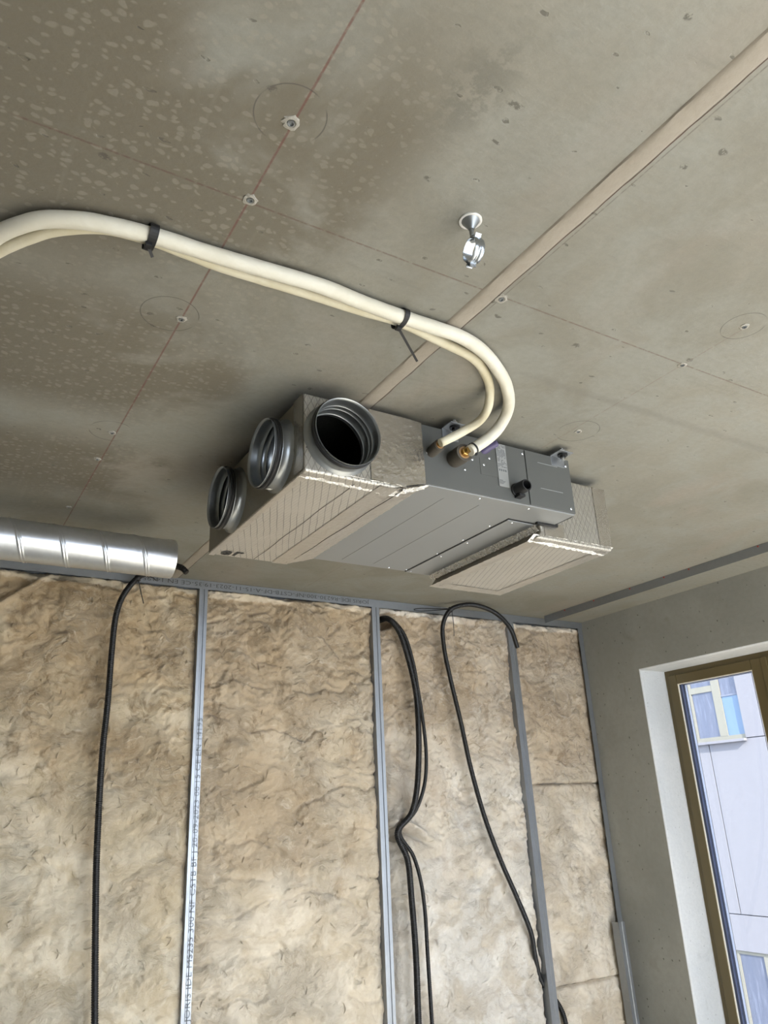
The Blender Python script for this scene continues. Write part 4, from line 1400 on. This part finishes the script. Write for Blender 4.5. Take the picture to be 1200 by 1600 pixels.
def batt(label, x0, x1, z0, z1, mat, seed, features=(), crease=0.0, step=0.0062, base=3.258, amp=0.015, tuck_right=True):
    nx_, nz_ = int((x1 - x0) / step), int((z1 - z0) / step)
    X, Z = np.meshgrid(np.linspace(x0, x1, nx_), np.linspace(z0, z1, nz_), indexing='ij')
    wx = X + 0.05 * fbm(X * 5, Z * 5, 3, seed + 70)
    wz = Z + 0.05 * fbm(X * 5 + 9, Z * 5, 3, seed + 80)
    d = amp * 1.1 * fbm(wx * 3.2, wz * 3.0, 3, seed)
    d += amp * 0.55 * fbm(wx * 11, wz * 13, 4, seed + 10)
    topw = np.clip((Z - 1.75) / 0.6, 0, 1)
    bil = np.abs(pnoise(wx * 7 + 3, wz * 11, seed + 21)) + 0.5 * np.abs(pnoise(wx * 16, wz * 24 + 5, seed + 22)) + 0.28 * np.abs(pnoise(wx * 37, wz * 47, seed + 23)) + 0.16 * np.abs(pnoise(wx * 80, wz * 90, seed + 24))
    d += amp * (1.15 + 0.5 * topw) * (bil - 0.42)
    rough_ = np.clip(fbm(X * 4 + 2, Z * 3.5, 3, seed + 25) * 1.6 + 0.15 + 0.2 * topw, 0, 1)
    d += amp * 0.75 * rough_ * (ridged(wx * 22, wz * 26, 3, seed + 20) - 1.0)
    d += amp * 0.20 * fbm(wx * 45, wz * 55, 3, seed + 30, 0.6)
    if crease:
        cv = pnoise(X * 1.3 + 0.4 * wx, wz * 6.5, seed + 50)
        d -= crease * 1.6 * np.exp(-(cv / 0.035) ** 2) * np.clip(0.6 + pnoise(X * 4, Z * 9, seed + 51) * 1.6, 0, 1)
        d += crease * 1.2 * cv
    # rounded edges that tuck behind the studs
    ed = np.minimum(X - x0, x1 - X) if tuck_right else X - x0
    if z1 > 2.5:
        ed = np.minimum(ed, z1 - Z)
    if not tuck_right:
        d = d - (0.006 + np.maximum(d - 0.004, 0)) * np.exp(-((x1 - X) / 0.045) ** 4)
    jt = np.minimum((z1 - Z) if z1 < 2.5 else 9.0 + 0 * Z, (Z - z0) if z0 > 0.2 else 9.0 + 0 * Z)
    jt = np.clip(jt + 0.004 * fbm(X * 25, Z * 0, 3, seed + 65), 0, 9)
    d -= 0.022 * np.exp(-(jt / 0.006) ** 2)
    wv = 0.010 + 0.010 * (fbm(X * 18, Z * 18, 3, seed + 60) + 0.3)
    tuck = np.clip(1 - ed / np.maximum(wv, 0.004), 0, 1)
    d -= 0.055 * tuck ** 2
    d -= 0.010 * np.exp(-(ed / 0.035) ** 2)
    if z1 > 2.5:
        lz = Z + 0.035 * fbm(X * 9, Z * 0, 4, seed + 90)
        d += 0.016 * np.clip((lz - 2.530) / 0.008, 0, 1) * np.clip(0.5 + 2.0 * pnoise(X * 3.1, Z * 0 + 0.7, seed + 91), 0, 1)
    for fx, fz, sx, sz, am, ang in features:
        ca, sa = math.cos(R(ang)), math.sin(R(ang))
        u_ = (X - fx) * ca + (Z - fz) * sa
        v_ = -(X - fx) * sa + (Z - fz) * ca
        q_ = (u_ / sx) ** 2 + (v_ / sz) ** 2
        d += am * np.exp(-(q_ ** 2 if am < -0.07 else q_))
    Y = np.minimum(base - d, YB - 0.008)
    Y = np.maximum(Y, 3.20)
    co_ = np.stack([X, Y, Z], -1)
    j = np.random.RandomState(seed).rand(nx_, nz_, 2) - 0.5
    co_[1:-1, 1:-1, 0] += j[1:-1, 1:-1, 0] * step * 0.5
    co_[1:-1, 1:-1, 2] += j[1:-1, 1:-1, 1] * step * 0.5
    idx = np.arange(nx_ * nz_).reshape(nx_, nz_)
    q = np.stack([idx[:-1, :-1], idx[1:, :-1], idx[1:, 1:], idx[:-1, 1:]], -1).reshape(-1, 4)
    me_ = bpy.data.meshes.new('insulation_batt')
    me_.from_pydata(co_.reshape(-1, 3).tolist(), [], q.tolist())
    me_.polygons.foreach_set('use_smooth', np.ones(len(q), bool))
    o = link('insulation_batt', me_, mat)
    tag(o, label, 'insulation', 'mineral wool batts between the studs')
    # loose tufts standing off the face
    rng_ = np.random.RandomState(seed + 5)
    V, F = [], []
    area_ = (x1 - x0) * (z1 - z0)
    for _ in range(int(170 * area_)):
        i_, j_ = rng_.randint(4, nx_ - 4), rng_.randint(4, nz_ - 4)
        if Z[i_, j_] < 1.5 and rng_.rand() < 0.55:
            continue
        p = co_[i_, j_].copy()
        th = rng_.rand() * 2 * np.pi
        k_ = rng_.uniform(-45, 45)
        ln = rng_.uniform(0.012, 0.045)
        w_ = rng_.uniform(0.0008, 0.0026)
        n0 = len(V)
        m_ = 7
        for t in range(m_):
            f_ = t / (m_ - 1)
            dirv = np.array([math.cos(th), 0, math.sin(th)])
            sdv = np.array([-math.sin(th), 0, math.cos(th)])
            lift = 0.007 * math.sin(math.pi * f_) + 0.001
            ww = w_ * (0.35 + math.sin(math.pi * f_))
            ii = int(np.clip((p[0] - x0) / (x1 - x0) * (nx_ - 1), 0, nx_ - 1))
            jj = int(np.clip((p[2] - z0) / (z1 - z0) * (nz_ - 1), 0, nz_ - 1))
            yb = Y[ii, jj]
            V.append((p[0] + sdv[0] * ww, yb - lift * 0.6, p[2] + sdv[2] * ww))
            V.append((p[0], yb - lift - ww * 0.8, p[2]))
            V.append((p[0] - sdv[0] * ww, yb - lift * 0.6, p[2] - sdv[2] * ww))
            p = p + dirv * ln / (m_ - 1)
            th += k_ * ln / (m_ - 1)
        for t in range(m_ - 1):
            a_ = n0 + t * 3
            F.append((a_, a_ + 3, a_ + 4, a_ + 1))
            F.append((a_ + 1, a_ + 4, a_ + 5, a_ + 2))
    if V:
        mt_ = bpy.data.meshes.new('loose_fibre')
        mt_.from_pydata(V, [], F)
        mt_.polygons.foreach_set('use_smooth', np.ones(len(F), bool))
        stuff(link('loose_fibre', mt_, mat, o))
    return o


wool_a = mat_wool('wool_left', (0.72, 0.63, 0.475), (0.57, 0.465, 0.31), (0.36, 0.24, 0.115), 1)
wool_b = mat_wool('wool_middle', (0.70, 0.61, 0.47), (0.56, 0.465, 0.33), (0.37, 0.26, 0.145), 2)
wool_c = mat_wool('wool_right', (0.74, 0.69, 0.605), (0.60, 0.525, 0.415), (0.40, 0.285, 0.165), 3)
wool_d = mat_wool('wool_corner', (0.72, 0.645, 0.53), (0.58, 0.49, 0.365), (0.385, 0.275, 0.165), 4)
zt_ = 2.572
batt('brownish wool batt in the left bay behind the single black conduit', -0.35, 1.046, 0.0, zt_, wool_a, 11,
     ((0.30, 2.47, 0.16, 0.012, 0.03, 38), (0.98, 1.45, 0.05, 0.5, 0.012, 0), (0.45, 2.53, 0.2, 0.012, 0.02, -6)))
batt('horizontally creased wool batt between the lettered stud and the plain stud', 1.056, 1.932, 0.0, zt_, wool_b, 23,
     ((1.45, 2.545, 0.25, 0.010, 0.022, -4), (1.12, 1.9, 0.04, 0.3, -0.012, 0)), 0.011)
batt('pale wool batt pinched by the hanging pair of black conduits', 1.962, 2.815, 0.0, zt_, wool_c, 37,
     ((2.000, 2.486, 0.040, 0.024, -0.16, 14), (1.985, 1.498, 0.052, 0.020, -0.16, -12), (2.06, 1.505, 0.035, 0.014, -0.05, -20),
      (2.115, 1.520, 0.075, 0.013, 0.050, -28), (2.115, 1.488, 0.07, 0.010, -0.065, -28), (1.990, 1.552, 0.030, 0.026, 0.050, 0),
      (1.975, 1.0, 0.018, 0.8, -0.03, 0)), 0.003)
batt('upper wool batt in the corner bay beside the window wall', 2.832, 3.366, 1.697, zt_, wool_d, 41, tuck_right=False)
batt('middle wool batt in the corner bay, below the horizontal joint', 2.834, 3.366, 0.768, 1.697, wool_d, 53, ((3.30, 1.66, 0.02, 0.012, 0.02, 30),), tuck_right=False)
batt('lowest wool batt in the corner bay', 2.836, 3.366, 0.0, 0.768, wool_d, 67, tuck_right=False)

# ================================================================== CONDUITS
def ribs(pitch, depth):
    def fn(s, a, rr):
        return rr + (depth * np.sign(np.sin(2 * np.pi * s / pitch)) * 0.5)[:, None]
    return fn


C1 = [(0.77, 3.19, 0.006), (0.75, 3.19, 0.30), (0.7212, 3.19, 0.8835), (0.7144, 3.19, 0.9591), (0.6897, 3.19, 1.2554), (0.6727, 3.19, 1.493), (0.6614, 3.19, 1.8465), (0.665, 3.19, 2.0465), (0.6635, 3.19, 2.2565), (0.6683, 3.19, 2.3967), (0.6898, 3.19, 2.4813), (0.7404, 3.185, 2.5607), (0.7841, 3.1, 2.5820), (0.8414, 3.02, 2.5806), (0.8703, 2.98, 2.5615), (0.8868, 2.97, 2.5416)]
C2 = [(1.985, 3.30, 2.515), (2.0012, 3.22, 2.5015), (2.0357, 3.19, 2.4457), (2.0877, 3.185, 2.2885), (2.115, 3.18, 2.1331), (2.0986, 3.15, 1.9553), (2.0876, 3.15, 1.8011), (2.0635, 3.15, 1.6608), (2.0487, 3.18, 1.5796), (1.9938, 3.215, 1.5061), (2.0246, 3.19, 1.3955), (2.0363, 3.19, 1.2367), (2.044, 3.19, 1.0192), (2.0398, 3.19, 0.7598), (2.0366, 3.19, 0.30), (2.034, 3.19, 0.006)]
C3 = [(2.005, 3.31, 2.510), (2.0213, 3.23, 2.5033), (2.0725, 3.195, 2.4257), (2.1143, 3.19, 2.29), (2.1352, 3.19, 2.1524), (2.1555, 3.19, 1.9813), (2.1603, 3.19, 1.8326), (2.1398, 3.19, 1.7056), (2.085, 3.195, 1.5948), (2.0128, 3.225, 1.5079), (2.0632, 3.20, 1.4063), (2.0934, 3.195, 1.299), (2.1069, 3.195, 1.1744), (2.1081, 3.195, 1.0119), (2.1108, 3.195, 0.7491), (2.1099, 3.195, 0.30), (2.106, 3.195, 0.006)]
C4 = [(2.7278, 3.1, 2.3821), (2.6683, 3.07, 2.4696), (2.5933, 3.07, 2.5392), (2.4855, 3.07, 2.5742), (2.3829, 3.08, 2.5771), (2.3199, 3.12, 2.5554), (2.2958, 3.16, 2.4898), (2.311, 3.19, 2.3803), (2.3328, 3.19, 2.2372), (2.3814, 3.19, 2.0035), (2.4201, 3.19, 1.7875), (2.4812, 3.19, 1.5541), (2.5592, 3.19, 1.3499), (2.6405, 3.195, 1.1849), (2.7234, 3.215, 1.0214), (2.7594, 3.245, 0.9129), (2.81, 3.275, 0.80), (2.8635, 3.268, 0.7365), (2.893, 3.250, 0.678), (2.9003, 3.238, 0.6153), (2.8871, 3.235, 0.40), (2.884, 3.235, 0.006)]
GRP = 'black corrugated conduits on the insulation'


def conduit(label, pts, dia, pitch=0.0075):
    o = tube_mesh('corrugated_conduit', pts, dia / 2 - 0.0006, pitch / 4, 14, M['conduit'], None, ribs(pitch, 0.0016))
    return tag(o, label, 'conduit', GRP)


conduit('single black conduit rising in the left bay to behind the spiral duct', C1, 0.0250)
conduit('thicker black conduit of the pair hanging beside the plain stud', C2, 0.0285)
conduit('thinner black conduit of the pair hanging beside the plain stud', C3, 0.0185)
conduit('black conduit looped over at the ceiling with its open end hanging', C4, 0.0240)


# wire ties fixing the conduits to the track
def wire_tie(label, loop_c, axis, r, pts):
    root = thing('wire_tie', label, 'wire tie', loop_c, 'thin black ties on the conduits')
    bm = bmesh.new()
    tie_loop(bm, loop_c, axis, r, r, (0, 1, 0.2), 0.010, 0.0015, 18)
    mk('strap', bm, M['black'], root)
    for p in pts:
        tube_mesh('tail', p, 0.0020, 0.008, 6, M['black'], root)


wire_tie('black tie holding the left conduit under the duct, tail hanging down', (0.742, 3.183, 2.5605), (0.6, -0.3, 0.5), 0.0135,
         [[(0.742, 3.170, 2.548), (0.756, 3.172, 2.50), (0.772, 3.176, 2.452)], [(0.745, 3.170, 2.566), (0.80, 3.185, 2.572), (0.83, 3.225, 2.572)]])
wire_tie('black tie holding the looped conduit to the track, tail hanging down', (2.3195, 3.120, 2.5555), (0.6, -0.3, 0.5), 0.0130,
         [[(2.322, 3.112, 2.545), (2.335, 3.125, 2.49), (2.352, 3.15, 2.425)],
          [(2.315, 3.125, 2.560), (2.26, 3.19, 2.572), (2.19, 3.228, 2.575), (2.165, 3.231, 2.567), (2.20, 3.231, 2.563), (2.27, 3.205, 2.567), (2.315, 3.135, 2.560)]])
